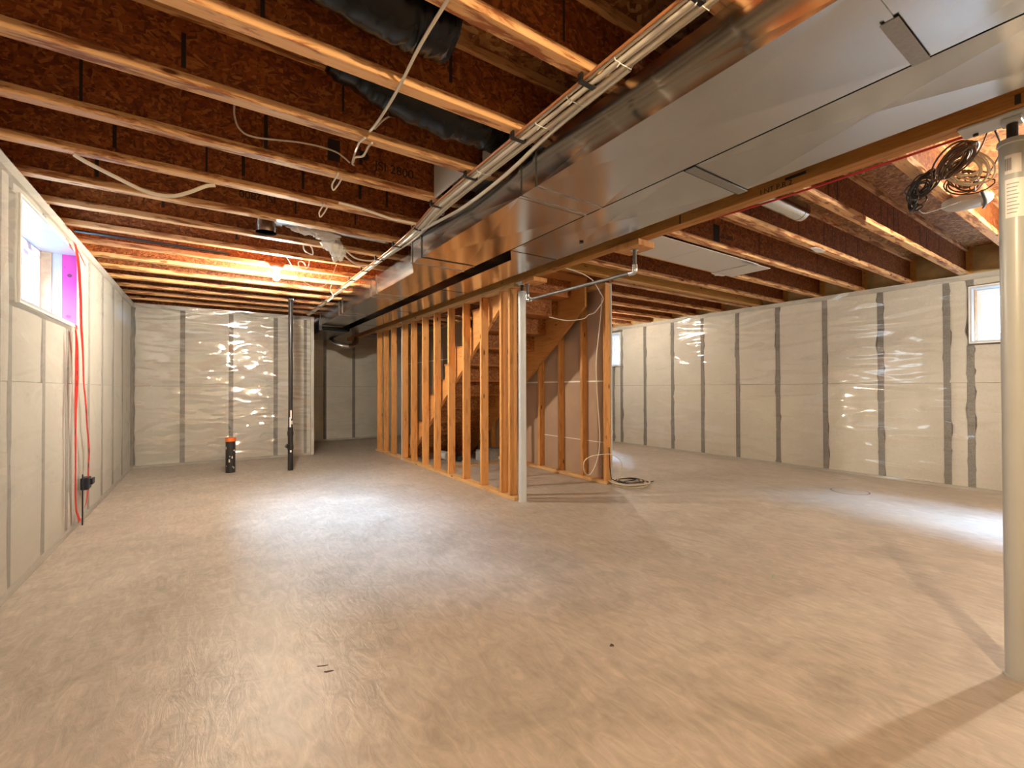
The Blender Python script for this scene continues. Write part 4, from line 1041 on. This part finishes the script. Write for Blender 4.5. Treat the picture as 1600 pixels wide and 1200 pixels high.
ribbon('red tape strip on the left wall starting under the window corner', [(4.911,1.644,0.030),(4.956,1.520,0.090),(4.960,1.366,0.120),(4.963,1.263,0.120),(4.945,1.108,0.100),(4.930,0.904,0.060),(4.935,0.700,0.050),(4.940,0.495,0.045),(4.944,0.341,0.050),(4.968,0.208,0.050),(5.034,0.136,0.060),(5.101,0.073,0.100)], M_REDTAPE)
ribbon('small red tape flap pointing right at the top of the left wall tape', [(4.95,2.30,0.02),(5.06,2.275,0.06),(5.16,2.25,0.06),(5.25,2.225,0.03)], M_REDTAPE)
pk = MB().box((XL-0.075, L_WIN[1]-0.0185, L_WIN[2]+0.018), (XL+0.012, L_WIN[1]-0.0165, L_WIN[3]-0.02)).obj('magenta_tape', M_PINKTAPE)
tag(pk, 'magenta tape strip on the far side of the left window opening', 'tape')
ou = thing('outlet_box', 'small dark navy outlet box between the red tapes low on the left wall', 'outlet', (XL+0.03, 5.40, 0.345))
MB().box((-0.02,-0.07,-0.055),(0.035,0.05,0.05)).obj('box_body', M_BLUECABLE, ou, bevel=0.006)
MB().box((0.0,-0.12,-0.36),(0.008,-0.10,0.09)).obj('back_strap', M_BLUECABLE, ou)
MB().box((0.035,0.0,-0.02),(0.05,0.10,0.03)).obj('side_tab', M_BLUECABLE, ou)

# floor drain cover and a shim by the left wall
dr = thing('floor_drain', 'worn round floor drain patch near the right wall', 'drain', (5.97, 2.08, 0))
MB().lathe([(0.0,0.0),(0.17,0.0),(0.165,0.004),(0.0,0.004)], (0,0,0), 24).obj('cover', M_CONC, dr)
MB().lathe([(0.176,0.0005),(0.183,0.0008)], (0,0,0), 24).obj('groove', M_STRIP, dr)

# torn paper scraps caught on the right joists and marks on the slab
def scrap(label, x, y, L, W, seed):
    rr = random.Random(seed); n = 12; poly = []
    for k in range(n):
        a = 2*PI*k/n; q = 1+rr.uniform(-0.45, 0.25)
        poly.append((x+L*q*math.cos(a), y+W*q*math.sin(a)))
    tag(MB().prism(poly, 2, H-0.006, H-0.002).obj('paper_scrap', M_FLUFF), label, 'paper')
scrap('torn white paper scrap stuck under a right joist near its middle', 4.72, 1.875, 0.13, 0.045, 4)
scrap('torn white paper scrap below the end of the white return panel', 4.78, 2.90, 0.13, 0.05, 9)
def mark(x, y, L, W, rot, seed, mat=M_INKBROWN):
    rr = random.Random(seed); n = 10; poly = []
    for k in range(n):
        a = 2*PI*k/n; q = 1+rr.uniform(-0.4, 0.3); px, py = L*q*math.cos(a), W*q*math.sin(a)
        poly.append((x+px*math.cos(rot)-py*math.sin(rot), y+px*math.sin(rot)+py*math.cos(rot)))
    MB().prism(poly, 2, 0.0, 0.0006).obj('floor_stain', mat, fl)
mark(0.415, 1.975, 0.022, 0.008, -0.5, 1); mark(0.40, 2.03, 0.02, 0.006, -0.4, 2)
mark(1.52, 1.45, 0.016, 0.010, 0.6, 3); mark(2.9, 1.42, 0.05, 0.006, 0.3, 4, M_GREENCHALK)
